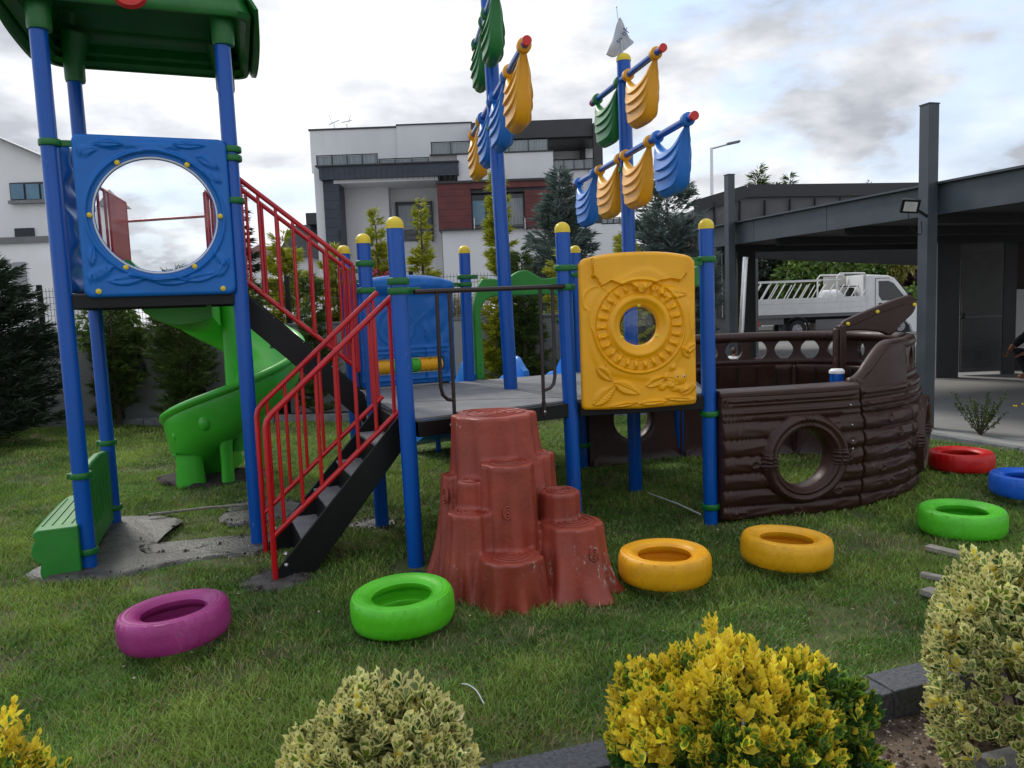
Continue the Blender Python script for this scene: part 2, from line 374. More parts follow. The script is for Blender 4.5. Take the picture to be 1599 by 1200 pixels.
# ================================================================== GROUND AND SETTING
def sheet(name, poly, z, m, depth=.12):
    b = MB(); b.prism([(x, y, z-depth) for x, y in poly], (0, 0, depth)); return structure(b.build(name, m, smooth=0))
base = MB(); base.prism([(-300, -40, -.35), (300, -40, -.35), (300, 500, -.35), (-300, 500, -.35)], (0, 0, .2)); structure(base.build('terrain', M['street'], smooth=0))
# lawn: finely uneven
LAWN = [(-14, 1.0), (-14, 12.55), (-6.9, 12.45), (-1.56, 11.86), (3.75, 11.3), (4.72, 8.95), (5.15, 7.8), (6.3, 4.5), (6.9, 1.0)]
KL = [(-2.6, 1.70), (-1.5, 2.08), (-.13, 2.57), (.33, 2.715), (1.41, 3.11), (1.7, 3.21), (2.9, 3.62)]   # lawn-side edge of the dark kerb
def lump(x, y): return .018*sin(1.7*x+.6*y)+.014*sin(.9*x-2.1*y+1)+.008*sin(4.1*x+3.3*y)
def inpoly(x, y, P):
    c = False; n = len(P)
    for i in range(n):
        (x1, y1), (x2, y2) = P[i], P[(i+1) % n]
        if (y1 > y) != (y2 > y) and x < (x2-x1)*(y-y1)/(y2-y1)+x1: c = not c
    return c
gx = np.linspace(-14, 7, 351); gy = np.linspace(.6, 12.6, 201)
vs = [(x, y, lump(x, y)-.03 if y > np.interp(x, [p[0] for p in KL], [p[1] for p in KL])-.03 else -.2) for x in gx for y in gy]; fs = []
for i in range(len(gx)-1):
    for j in range(len(gy)-1):
        cx, cy = (gx[i]+gx[i+1])/2, (gy[j]+gy[j+1])/2
        if inpoly(cx, cy, LAWN): fs.append((i*201+j, (i+1)*201+j, (i+1)*201+j+1, i*201+j+1))
b = MB(); b.add(vs, fs); structure(b.build('lawn', M['lawn'], smooth=180))
sheet('paving', [(3.7, 11.32), (4.66, 8.98), (5.08, 7.83), (6.2, 4.6), (7.4, 1), (30, 1), (30, 17.4), (1.5, 17.4), (2.0, 13.2)], .0, M['paving'], .2)
sheet('street', [(-40, 19.6), (60, 19.6), (60, 34.4), (-40, 34.4)], -.02, M['street'])
sheet('verge', [(-40, 17.45), (60, 17.45), (60, 19.55), (-40, 19.55)], .03, M['strip'])
sheet('planting_bed', [(-14, 12.6), (-6.9, 12.55), (-1.5, 11.96), (3.7, 11.4), (3.2, 12.6), (1.9, 13.1), (-14, 13.2)], .02, M['dirt'])

# kerb at the far edge of the lawn, one stone after another
def kerbline(name, P, w, h, m, ln, z0=-.1, lab=None, gap=.012, bev=.008):
    t = bpy.data.objects.new(name, None); COL.objects.link(t); t.location = (P[0][0], P[0][1], 0); t['kind'] = 'structure'
    if lab: t['label'] = lab
    for (x1, y1), (x2, y2) in zip(P, P[1:]):
        d = Vector((x2-x1, y2-y1, 0)); n = max(1, round(d.length/ln)); u = d.normalized(); nr = Vector((-u.y, u.x, 0))
        for i in range(n):
            a = Vector((x1, y1, 0))+u*(d.length*i/n+gap/2); c = Vector((x1, y1, 0))+u*(d.length*(i+1)/n-gap/2)
            dz = rng.normal()*.003; q = MB(); q.beam(a+nr*0+Vector((0, 0, (z0+h)/2+dz)), c+Vector((0, 0, (z0+h)/2+dz)), w, h-z0)
            q.build('kerb_stone', m, t, smooth=0, bevel=bev)
    return t
kerbline('lawn_kerb', [(-12, 12.5), (-6.9, 12.5), (-1.56, 11.91), (3.7, 11.35)], .1, .09, M['kerb'], .98)
kerbline('paving_kerb', [(3.72, 11.3), (4.68, 8.92), (5.1, 7.8), (6.25, 4.5), (6.6, 3.4)], .1, .05, M['kerb'], .98)
b = MB(); 
kerbline('granite_kerb', [(x+.027, y-.075) for x, y in KL], .155, .085, M['granite'], .62, z0=-.12, gap=.008, bev=.006)
sheet('soil_bed', [(-2.6, .3), (-2.6, 1.6), (-1.5, 1.98), (-.12, 2.47), (.34, 2.61), (1.41, 3.01), (1.7, 3.11), (2.9, 3.52), (4.2, 2.2), (4.2, .3)], -.035, M['soil'], .1)
# pebbles and crumbs on the bed
def rocks(name, n, sampler, smin, smax, m, z0):
    t = np.array([(1, 0, 0), (-1, 0, 0), (0, 1, 0), (0, -1, 0), (0, 0, 1), (0, 0, -1)], float); f = np.array([(0, 2, 4), (2, 1, 4), (1, 3, 4), (3, 0, 4), (2, 0, 5), (1, 2, 5), (3, 1, 5), (0, 3, 5)])
    Vv = []; Ff = []
    for i in range(n):
        x, y = sampler(); s = smin+(smax-smin)*rng.random()**3
        j = t*(s*np.array([1, .8, .55]))*(1+.5*(rng.random((6, 1))-.5)); a = rng.random()*6.28
        j = j@np.array([[cos(a), sin(a), 0], [-sin(a), cos(a), 0], [0, 0, 1]]); Vv.append(j+(x, y, z0+s*.2)); Ff.append(f+6*i)
    o = npmesh(name, np.vstack(Vv), np.vstack(Ff), m); o['kind'] = 'stuff'; return o
def bed_pt():
    while True:
        x = rng.uniform(-.4, 2.4); y = rng.uniform(1.7, 3.5)
        if y < 2.42+(x+.12)*.36: return x, y
M['pebble'] = mat('pale_pebble', (.34, .29, .23), .85, .3, 20, island=.5); M['crumb'] = mat('brown_bark_crumb', (.09, .05, .032), .9, .3, 20, island=.5)
rocks('pebbles', 3800, bed_pt, .004, .014, M['pebble'], -.035); rocks('soil_crumbs', 5000, bed_pt, .004, .018, M['crumb'], -.035)
kerbline('bed_edging', [(1.53, 2.50), (2.6, 2.80)], .13, .05, M['kerb'], .62, z0=-.1)

# wet cement round the post feet, uneven
def blob(name, pts, z, m, lab, amp=.012, seed=0):
    P = crom([(x, y, 0) for x, y in pts], 5, True); n = len(P); c = sum(P, Vector())/n; b = MB(); r2 = np.random.default_rng(seed)
    rr = [0, .25, .5, .7, .85, .95, 1.0]; vs = []
    for t in rr:
        for p in P:
            q = c.lerp(p, t); jx = r2.normal()*.014 if t > .8 else 0; zz = z+amp*(sin(q.x*17+q.y*9)+sin(q.x*31-q.y*23))*.5*(1-t**4)-(.035 if t == 1 else 0)+r2.normal()*.0015
            vs.append((q.x+jx, q.y+jx, zz))
    b.add(vs, [(i*n+j, i*n+(j+1) % n, (i+1)*n+(j+1) % n, (i+1)*n+j) for i in range(len(rr)-1) for j in range(n)])
    o = b.build(name, m, smooth=180); return structure(o, lab)
CEM = [[(-3.3, 5.12), (-2.72, 4.95), (-2.45, 5.15), (-2.1, 5.33), (-1.78, 5.36), (-1.72, 5.75), (-2.05, 5.83), (-2.3, 5.52), (-2.62, 5.45), (-2.82, 5.78), (-2.74, 6.28), (-2.9, 6.5), (-3.4, 6.6), (-3.5, 6.3), (-3.22, 5.9), (-3.2, 5.5)],
       [(-2.38, 6.25), (-1.9, 6.3), (-1.75, 6.7), (-2.1, 6.95), (-2.5, 6.9)],
       [(-1.72, 4.72), (-1.5, 4.6), (-1.32, 4.78), (-1.42, 5.0), (-1.65, 4.98)],
       [(-1.35, 5.98), (-1.2, 5.86), (-1.0, 5.87), (-.95, 6.1), (-1.2, 6.14)],
       [(-.85, 4.88), (-.55, 4.68), (-.2, 4.3), (.1, 4.6), (-.2, 5.1), (-.75, 5.12)]]
for i, c in enumerate(CEM): blob('cement_footing', c, -.004, M['cement'], None, .009, seed=i)
blob('bare_earth', [(-3.75, 8.15), (-3.4, 7.75), (-2.9, 7.6), (-2.55, 7.9), (-2.7, 8.35), (-3.3, 8.45)], .01, M['dirt'], None, .03, 9)

# ------------------------------------------------------------------ grass blades (one mass)
def grass():
    n = 380000; r = np.random.default_rng(3)
    # density falls with distance from the camera
    y = 2.1+10.4*r.random(n*2)**1.4; x = (r.random(n*2)*2-1)*(y*.80+.6); k = np.ones(len(x), bool)
    kx = [p[0] for p in KL]; ky = [p[1] for p in KL]
    k &= y > np.interp(x, kx, ky)+.012
    k &= (x > -12)
    k &= ~((x > np.interp(y, [1, 4.5, 7.8, 8.95, 11.3, 13], [6.6, 6.1, 5.0, 4.58, 3.62, 3.0])))
    k &= y < np.interp(x, [-14, -6.9, -1.56, 3.75], [12.4, 12.4, 11.82, 11.25])
    ok = np.ones(len(x), bool)
    def pip(px, py, P):
        c = np.zeros(len(px), bool)
        for i in range(len(P)):
            (x1, y1), (x2, y2) = P[i], P[(i+1) % len(P)]
            with np.errstate(divide='ignore', invalid='ignore'):
                c ^= ((y1 > py) != (y2 > py)) & (px < (x2-x1)*(py-y1)/(y2-y1)+x1)
        return c
    for P in CEM+[[(-3.75, 8.15), (-3.4, 7.75), (-2.9, 7.6), (-2.55, 7.9), (-2.7, 8.35), (-3.3, 8.45)]]: ok &= ~pip(x, y, P)
    # patchiness
    def vn(x, y, s, seed):
        q = np.random.default_rng(seed).random((64, 64)); X = (x*s) % 64; Y = (y*s) % 64; i = X.astype(int) % 64; j = Y.astype(int) % 64; fx = X % 1; fy = Y % 1
        fx = fx*fx*(3-2*fx); fy = fy*fy*(3-2*fy)
        return (q[i, j]*(1-fx)*(1-fy)+q[(i+1) % 64, j]*fx*(1-fy)+q[i, (j+1) % 64]*(1-fx)*fy+q[(i+1) % 64, (j+1) % 64]*fx*fy)
    x0, y0 = x+40, y+40
    pn = .5*vn(x0, y0, 1.3, 1)+.3*vn(x0, y0, 3.1, 2)+.2*vn(x0, y0, 7.5, 4)
    bare = .45*vn(x0, y0, 1.9, 8)+.55*vn(x0, y0, 5.0, 9)
    # worn strips: by the kerb and round the cement
    near = np.exp(-((y-np.interp(x, kx, ky))/.28)**2)*(x > -.3)*(x < .6)
    near += .8*np.exp(-(((x+2.2)/.7)**2+((y-5.7)/.45)**2))
    keep = r.random(len(x)) < np.clip((1-near*.75)*(1.35-1.3*np.clip((bare-.52)*4, 0, .8)), .12, 1)
    k &= ok & keep; x = x[k][:n]; y = y[k][:n]; pn = pn[k][:n]; bare = bare[k][:n]; near = near[k][:n]; n = len(x)
    h = (.018+.024*r.random(n))*(.5+1.1*pn); tall = vn(x+40, y+40, 5.5, 11) > .68; h[tall] *= 1.35; h *= 1-.4*near
    w = .0013+.0013*r.random(n)+.00032*y
    a = r.random(n)*6.283; lean = .35+.9*r.random(n); la = r.random(n)*6.283
    dx = np.cos(a)*w; dy = np.sin(a)*w; lx = np.cos(la)*h*lean; ly = np.sin(la)*h*lean
    z = .018*np.sin(1.7*x+.6*y)+.014*np.sin(.9*x-2.1*y+1)+.008*np.sin(4.1*x+3.3*y)-.032
    Vv = np.stack([np.stack([x-dx, y-dy, z], 1), np.stack([x+dx, y+dy, z], 1), np.stack([x+dx*.7+lx*.4, y+dy*.7+ly*.4, z+h*.62], 1), np.stack([x-dx*.7+lx*.4, y-dy*.7+ly*.4, z+h*.62], 1), np.stack([x+lx, y+ly, z+h*.95], 1)], 1).reshape(-1, 3)
    i5 = np.arange(n)*5
    F = np.empty((n*2, 4), int); F[0::2] = np.stack([i5, i5+1, i5+2, i5+3], 1)
    F4 = np.stack([i5, i5+1, i5+2, i5+3], 1); T3 = np.stack([i5+3, i5+2, i5+4], 1)
    mi = np.where(r.random(n) < np.clip(.05+.55*np.clip((bare-.52)*3, 0, .7)+.35*near, 0, .7), 2, np.where(pn+.25*r.random(n) > .62, 1, 0))
    me = bpy.data.meshes.new('grass_blades'); me.vertices.add(len(Vv)); me.vertices.foreach_set('co', Vv.astype(np.float32).ravel())
    loops = np.concatenate([np.concatenate([F4, T3], 1)]).ravel(); me.loops.add(len(loops)); me.loops.foreach_set('vertex_index', loops.astype(np.int32))
    me.polygons.add(2*n); st = np.empty(2*n, np.int32); st[0::2] = np.arange(n)*7; st[1::2] = np.arange(n)*7+4; me.polygons.foreach_set('loop_start', st)
    for q in GRASS: me.materials.append(q)
    me.polygons.foreach_set('material_index', np.repeat(mi, 2).astype(np.int32)); me.update(calc_edges=True)
    o = bpy.data.objects.new('grass', me); COL.objects.link(o); tag(o, 'short patchy green grass with dry straw coloured spots on the lawn', 'grass', kind='stuff')
grass()

# ================================================================== PLAY EQUIPMENT
E2 = Vector((.924, .383, 0)); N2 = Vector((-.34, .94, 0)).normalized()
RP = .053
def post(parent, base, top, cap=True, m='blue', capz='cap'):
    a = V3(base); b_ = V3(top); b = MB(); b.tube([a-Vector((0, 0, .1)), b_], RP, 24, cap=True); p = b.build('post', M[m], parent)
    if cap: q = MB(); q.tube([b_-Vector((0, 0, .012)), b_+Vector((0, 0, .012))], RP*1.06, 24); q.ball(b_+Vector((0, 0, .01)), RP*1.05, 20, sc=(1, 1, .95), half=True); q.build('cap', M[capz], p)
    return p
def clamp(parent, x, y, z, d=(1, 0), n=1, h=.043, arm=.07, m='green_cl'):
    """two-piece collar with an ear on one side and a bolt"""
    d = Vector((d[0], d[1], 0)).normalized(); b = MB(); r = RP
    for s in range(1):
        b.lathe([(r+.002, z-h*.5), (r+.013, z-h*.5), (r+.017, z-h*.3), (r+.017, z+h*.3), (r+.013, z+h*.5), (r+.002, z+h*.5)], (x, y, 0), 24)
    if arm: b.beam((x+d.x*(r+.005), y+d.y*(r+.005), z), (x+d.x*(r+arm), y+d.y*(r+arm), z), .034, h*.9)
    o = b.build('clamp', M[m], parent, bevel=.003)
    return o
def bolt(parent, p, nrm, r=.012, m='cap'):
    q = MB(); q.tube([V3(p)-V3(nrm)*.004, V3(p)+V3(nrm)*r*.45, V3(p)+V3(nrm)*r*.8], [r, r, r*.5], 10); return q.build('bolt', M[m], parent)
# ---- tower with canopy
A1, A2, A3 = Vector((-2.92, 5.22, 0)), Vector((-1.90, 5.64, 0)), Vector((-3.31, 6.35, 0)); A4 = A2+A3-A1
AC = (A1+A2+A3+A4)/4
T = thing('play_tower', (AC.x, AC.y, 0), 'tall play tower with four blue posts, green canopy roof and blue round window panel', 'play tower')
for p in (A1, A2, A3, A4): post(T, p, (p.x-.01, p.y, 3.72), cap=False)
ZA = 1.83
b = MB()
for p, q in ((A1, A2), (A2, A4), (A4, A3), (A3, A1)): b.beam(p.lerp(q, .04)+Vector((0, 0, ZA-.055)), p.lerp(q, .96)+Vector((0, 0, ZA-.055)), .05, .09)
b.build('deck_frame', M['black'], T, bevel=.004)
b = MB(); b.prism([(p.x+(AC.x-p.x)*.06, p.y+(AC.y-p.y)*.06, ZA-.012) for p in (A1, A2, A4, A3)], (0, 0, .014)); b.build('deck_plate', M['deck'], T, smooth=0)
ea = (A2-A1).normalized(); na_ = (A3-A1).normalized()
# canopy shell (outer skin, then the same rings smaller for the inside)
def ringpts(h1, h2, z, cx, cy, n=12, rc=.12):
    out = []
    for sx, sy in ((1, 1), (-1, 1), (-1, -1), (1, -1)):
        a0 = {(1, 1): 0, (-1, 1): pi/2, (-1, -1): pi, (1, -1): 1.5*pi}[(sx, sy)]
        for j in range(n):
            a = a0+pi/2*j/(n-1); r = min(rc, h1*.5, h2*.5); u = sx*(h1-r)+r*cos(a); v = sy*(h2-r)+r*sin(a)
            # eaves: front and back edges arch up a little in the middle
            out.append(Vector((cx, cy, z))+ea*u+na_*v)
    return out
b = MB(); prof = [(.735, .76, 3.65), (.75, .78, 3.68), (.74, .77, 3.72), (.725, .75, 3.76), (.73, .755, 3.78), (.715, .73, 3.85), (.72, .735, 3.87), (.69, .70, 3.95), (.69, .70, 3.97), (.66, .65, 4.06), (.655, .645, 4.08), (.55, .54, 4.2), (.40, .40, 4.33), (.2, .2, 4.43), (.02, .02, 4.47)]
inn = [(a-.03, c-.03, z-.0) for a, c, z in prof[:1]]+[(max(a-.035-.03*(i % 2), .01), max(c-.035-.03*(i % 2), .01), z-.02) for i, (a, c, z) in enumerate(prof[1:])]
rings = [ringpts(*q, AC.x, AC.y) for q in prof[::-1]+inn]
m_ = len(rings[0]); vs = [p for r in rings for p in r]
b.add(vs, [(i*m_+j, i*m_+(j+1) % m_, (i+1)*m_+(j+1) % m_, (i+1)*m_+j) for i in range(len(rings)-1) for j in range(m_)])
# side flaps that hang lower than the gable edges
for s in (-1, 1):
    A = []; B = []
    for i in range(15):
        t = -1+2*i/14; u = s*(.755+.02*(1-t*t)); A.append(AC+ea*(u-s*.035)+na_*(t*.76)+Vector((0, 0, 3.80))); B.append(AC+ea*(s*(.775+.02*(1-t*t)))+na_*(t*.78)+Vector((0, 0, 3.70-.11*(1-abs(t)**4))))
    b.ribbon(A, B, ea, .025)
roof = b.build('canopy_roof', M['green_dk'], T, smooth=50)
for p in (A1, A2, A3, A4):
    q = MB(); q.tube([(p.x, p.y, 3.50), (p.x, p.y, 3.52), (p.x, p.y, 3.66), (p.x+(AC.x-p.x)*.05, p.y+(AC.y-p.y)*.05, 3.86)], [.068, .074, .076, .11], 20); q.build('sleeve', M['green_dk'], roof)
q = MB(); pc = AC-na_*.77+Vector((0, 0, 3.74)); q.tube([pc, pc-na_*.03], [.115, .10], 28); q.build('emblem', M['red_pl'], roof)
# front window panel
P0 = A1.lerp(A2, .5); nf = Vector((ea.y, -ea.x, 0))      # towards the camera
PW, PZ0, PZ1 = .472, 1.80, 2.855; hc = 2.335
def mapA(u, v, d): return P0+ea*(u+.045)+Vector((0, 0, v))+nf*(d+.055)
def rrect(u0, u1, v0, v1, r):
    def f(u, v):
        a = max(u0+r-u, u-u1+r, 0); c = max(v0+r-v, v-v1+r, 0)
        return u0 <= u <= u1 and v0 <= v <= v1 and hypot(a, c) <= r
    return f
def dA(u, v):
    r = hypot(u, v-hc); d = .016*gs(r-.425, .012)-.012*(r < .415)*(r > .37); u = u*1.09; v = hc+(v-hc)*1.08
    for (cu, cv, ang, ln, wd) in ((-.42, 2.78, .2, .07, .04), (.38, 2.72, -.5, .09, .035), (.40, 2.62, -.6, .08, .03), (-.4, 1.93, .5, .1, .04), (-.22, 1.88, .1, .13, .045), (.05, 1.87, -.1, .14, .045), (.28, 1.89, .2, .12, .04), (.43, 1.95, .9, .08, .035), (.42, 2.02, 2.4, .08, .03), (-.28, 2.83, 0, .1, .03), (.25, 2.84, 0, .11, .03), (-.44, 2.05, 1.4, .07, .03)):
        d += leafshape(u, v, cu, cv, ang, ln, wd, .016)
    d += .014*max(0, 1-((u+.26)/.07)**2-((v-2.83)/.04)**2)**.5 if ((u+.26)/.07)**2+((v-2.83)/.04)**2 < 1 else 0
    q_ = ((u-.0)/.14)**2+((v-2.825)/.035)**2
    if q_ < 1: d += .014*(1-q_)**.5
    for cu in (-.16, .16):
        q_ = ((u-cu)/.035)**2+((v-2.83)/.028)**2
        if q_ < 1: d += .01*(1-q_)**.5
    return d
pan = relief('window_panel', M['blue_pl'], T, mapA, rrect(-PW, PW, PZ0, PZ1, .05), (0, hc), lambda u, v: hypot(u, v-hc) < .37, dA, T=.05, na=220, nr=60)
b = MB(); prof = []
for i in range(13): a = (pi/2)*i/12; prof.append((.375*cos(a), .085*sin(a)))
k = []
vs = []; n = 48
for r, h in prof:
    for j in range(n): a = 2*pi*j/n; vs.append(mapA(r*cos(a), hc+r*sin(a), h*.8-.03))
b.add(vs, [(i*n+j, i*n+(j+1) % n, (i+1)*n+(j+1) % n, (i+1)*n+j) for i in range(12) for j in range(n)]); b.build('bubble_window', M['acrylic'], pan, smooth=180)
b = MB(); b.tube([mapA(.381*cos(2*pi*j/64), hc+.381*sin(2*pi*j/64), .012) for j in range(64)], .006, 6, closed=True); b.build('window_rim', M['white'], pan)
for a in (58, 122, 180, 238, 302, 0): bolt(pan, mapA(.402*cos(R(a)), hc+.402*sin(R(a)), .022), nf, .017)
for u in (-.385, .385): bolt(pan, mapA(u, 1.84, .028), nf, .018)
for p, s in ((A1, 1), (A2, -1)):
    for z in (2.80,): clamp(T, p.x, p.y, z, (ea.x*s, ea.y*s), arm=.13)
clamp(T, A2.x, A2.y, 2.74, (1, 0), arm=0); clamp(T, A2.x, A2.y, 2.45, (-1, -.2), arm=.06)
# left side panel, seen edge on
def mapS(u, v, d): return A1.lerp(A3, .5)+na_*u+Vector((0, 0, v))-ea*(-.06)*0+Vector((-ea.x, -ea.y, 0))*(-(d+.02))
def dS(u, v): return .03*sin(v*13+u*5)*sin(u*9)+.012*sin(v*41)
relief('side_panel', M['blue_pl'], T, mapS, rrect(-.48, .48, 1.84, 2.84, .06), (0, 2.35), None, dS, T=.09, na=120, nr=34)
# red guard rails beside the slide entrance
def guard(p, q, bars, solid, name='guard_rail'):
    b = MB(); p, q = V3(p), V3(q); z0, z1 = ZA+.08, ZA+.82; d = q-p
    b.tube([p+Vector((0, 0, z0)), p+Vector((0, 0, z1)), p+d*.06+Vector((0, 0, z1+.015)), q+Vector((0, 0, z1)), q+Vector((0, 0, z0))], .014, 8); b.tube([p+Vector((0, 0, z0+.02)), q+Vector((0, 0, z0+.02))], .013, 8)
    for t in bars: b.tube([p+d*t+Vector((0, 0, z0)), p+d*t+Vector((0, 0, z1))], .011, 8)
    g = b.build(name, M['red'], T)
    if solid: c = MB(); s0, s1 = solid; c.ribbon([p+d*s0+Vector((0, 0, z0)), p+d*s1+Vector((0, 0, z0))], [p+d*s0+Vector((0, 0, z1)), p+d*s1+Vector((0, 0, z1))], Vector((-d.y, d.x, 0)).normalized(), .02); c.build('solid_panel', M['red'], g, bevel=.003)
g0 = A3+ea*.10-na_*.55; g1 = A3+ea*.22+na_*.5; guard(g0, g1, (.0, .22, .4), (.5, .98))
g2 = A4-ea*.22-na_*.2; g3 = A4-ea*.16+na_*.5; guard(g2, g3, (0, .3), (.6, .98))
b = MB(); b.tube([g1+Vector((0, 0, ZA+.66)), A4-ea*.2+na_*.05+Vector((0, 0, ZA+.66))], .012, 8); b.build('cross_bar', M['red'], T)

# ---- green two-step seat clamped to the tower's left posts
S = thing('bench_step', (-3.2, 5.6, 0), 'green moulded plastic step seat clamped between two left tower posts', 'step seat')
b = MB(); o0 = A1-ea*.02+na_*.04; o1 = A3-ea*.02-na_*.04; dz = Vector((0, 0, 1))
A = [o0+dz*.03, o0.lerp(o1, .33)+dz*.03, o0.lerp(o1, .66)+dz*.03, o1+dz*.03]; Bt = [o0+dz*.60, o0.lerp(o1, .33)+dz*.64, o0.lerp(o1, .66)+dz*.64, o1+dz*.60]
b.ribbon(A, Bt, ea, .055); back = b.build('back_panel', M['green_bench'], S, bevel=.012)
for i in range(7):
    q = MB(); c = o0.lerp(o1, .2+.1*i)+ea*.032; q.beam(c+dz*.2, c+dz*.52, .022, .014, up=ea); q.build('rib', M['green_bench'], back)
def seatprof(t):                                  # section outward (-ea): top, front lip, bulge, foot
    return [(0.0, .30), (.24, .30), (.272, .285), (.277, .26), (.26, .235), (.285, .20), (.295, .15), (.277, .10), (.24, .075), (.25, .02), (.24, -.03), (0, -.03)]
b = MB(); L_ = 8; vs = []
for i in range(L_+1):
    t = i/L_; c = (A1-na_*.10).lerp(A3-na_*.22, t); sc = 1-.05*abs(2*t-1)**4
    for d, z in seatprof(t): vs.append(c-ea*(d*sc+.03)+dz*z)
k = len(seatprof(0)); b.add(vs, [(i*k+j, i*k+(j+1) % k, (i+1)*k+(j+1) % k, (i+1)*k+j) for i in range(L_) for j in range(k)]+[tuple(range(k)), tuple(L_*k+j for j in range(k))[::-1]])
seat = b.build('seat', M['green_bench'], S, smooth=45, bevel=.008)
for i in range(4):
    q = MB(); d = .05+.058*i; q.tube([(A1-na_*.10).lerp(A3-na_*.22, t)-ea*(d+.03)+dz*.303 for t in (.1, .5, .88)], .0045, 6); q.build('tread_ridge', M['green_bench'], seat)
for p, z in ((A1, .62), (A1, .10), (A3, .66), (A3, .12)):
    clamp(S, p.x, p.y, z, (-ea.x, -ea.y), arm=.03); bolt(S, (p.x-.07, p.y-.03, z), (-.9, -.3, 0), .014, 'red_pl')

# ---- platform posts
B1, Bb, b2, b4, Cp, Cb, Dd, Qp = [Vector((x, y, 0)) for x, y in ((-.66, 4.95), (-1.04, 5.95), (-1.39, 6.93), (-.41, 7.45), (.43, 5.65), (.70, 7.98), (1.455, 5.78), (1.76, 8.3))]
ZP = .95
PF = thing('play_platform', (.1, 6.5, 0), 'low grey play deck on blue yellow-capped posts with moulded panels and brown guard rail', 'play platform')
for p, tx, ty in ((B1, -.03, 0), (Bb, -.03, 0), (b2, -.03, 0), (b4, .01, 0), (Cp, -.035, 0), (Cb, -.02, 0), (Dd, -.01, 0)): post(PF, p, (p.x+tx, p.y+ty, 2.16))
post(PF, Qp, (Qp.x, Qp.y, 1.0), cap=True)
poly = [B1, Cp, Dd, Qp, Cb, b4, b2, Bb]; pc = sum(poly, Vector())/8
b = MB(); b.prism([p+(pc-p).normalized()*.03+dz*(ZP-.012) for p in poly], dz*.014); b.build('deck_plate', M['deck'], PF, smooth=0)
b = MB()
for i in range(8):
    p, q = poly[i], poly[(i+1) % 8]; d = (q-p).normalized(); b.beam(p+d*.05+dz*(ZP-.065), q-d*.05+dz*(ZP-.065), .05, .10)
b.build('deck_frame', M['black'], PF, bevel=.004)
for (p, q) in ((B1, Cp), (Cp, Dd)):
    for t in (.22, .8):
        bolt(PF, p.lerp(q, t)+Vector((q-p).normalized().yxz)*Vector((1, -1, 0))*.026+dz*(ZP-.06), ((q-p).normalized().y, -(q-p).normalized().x, 0), .01, 'steel')
b = MB()
for p, q in ((b4, Cp), (Bb, Dd), (b2, B1)): b.beam(p.lerp(q, .05)+dz*(ZP+.0025), p.lerp(q, .95)+dz*(ZP+.0025), .004, .002)
b.build('deck_seam', M['black'], PF, smooth=0)
# brown guard rail B1-Cp: top bar, two J-shaped bar pairs
G = thing_rail = MB(); dr = (Cp-B1).normalized(); rl = (Cp-B1).length; off = Vector((dr.y, -dr.x, 0))*.03
def rp(s, z): return B1+dr*(s*rl)+off+dz*z
G.tube([rp(.05, 1.755), rp(.95, 1.77)], .017, 10)
for s0, s1, sd in ((.17, .24, 1), (.79, .87, -1)):
    if sd > 0: G.tube([rp(s0, 1.75), rp(s0, 1.14), rp(s0+.01, 1.09), rp(s0+.035, 1.06), rp(s1, 1.05)], .0125, 8); G.tube([rp(s1, 1.75), rp(s1, .96), rp(s1+.004, .87)], .0125, 8); G.beam(rp(s1+.004, .97), rp(s1+.004, .87), .03, .012)
    else: G.tube([rp(s1, 1.75), rp(s1, 1.14), rp(s1-.01, 1.09), rp(s1-.035, 1.06), rp(s0, 1.05)], .0125, 8); G.tube([rp(s0, 1.75), rp(s0, .96), rp(s0, .87)], .0125, 8); G.beam(rp(s0, .97), rp(s0, .87), .03, .012)
gr = G.build('guard_rail', M['brownrail'], PF)
for s in (.244, .79): bolt(gr, rp(s, .9)+off*.3, off.normalized(), .01, 'steel')
clamp(PF, B1.x-.025, B1.y, 1.765, dr, arm=.09); clamp(PF, B1.x-.025, B1.y, 1.825, (-1, 0), arm=0); clamp(PF, Cp.x-.025, Cp.y, 1.765, -dr, arm=.09); clamp(PF, Cp.x-.03, Cp.y, 1.90, (1, .1), arm=.09)
clamp(PF, Bb.x-.025, Bb.y, 2.0, (1, 0), arm=0); clamp(PF, Bb.x-.025, Bb.y, 1.80, (1, 0), arm=0)
clamp(PF, b2.x-.03, b2.y, 2.0, (1, .4), arm=.06); clamp(PF, b2.x-.03, b2.y, 1.90, (1, .4), arm=.08); clamp(PF, b4.x, b4.y, 1.93, (1, .5), arm=.08); clamp(PF, b4.x, b4.y, 1.86, (-1, -.5), arm=.08)
clamp(PF, Cb.x-.015, Cb.y, 1.93, (-1, -.5), arm=.06); clamp(PF, Dd.x-.01, Dd.y, 1.93, (-1, 0), arm=.08)
for z in (.80, .10): clamp(PF, Dd.x, Dd.y, z, (-1, 0), arm=0)
clamp(PF, Cb.x, Cb.y, .2, (1, 0), arm=.05)

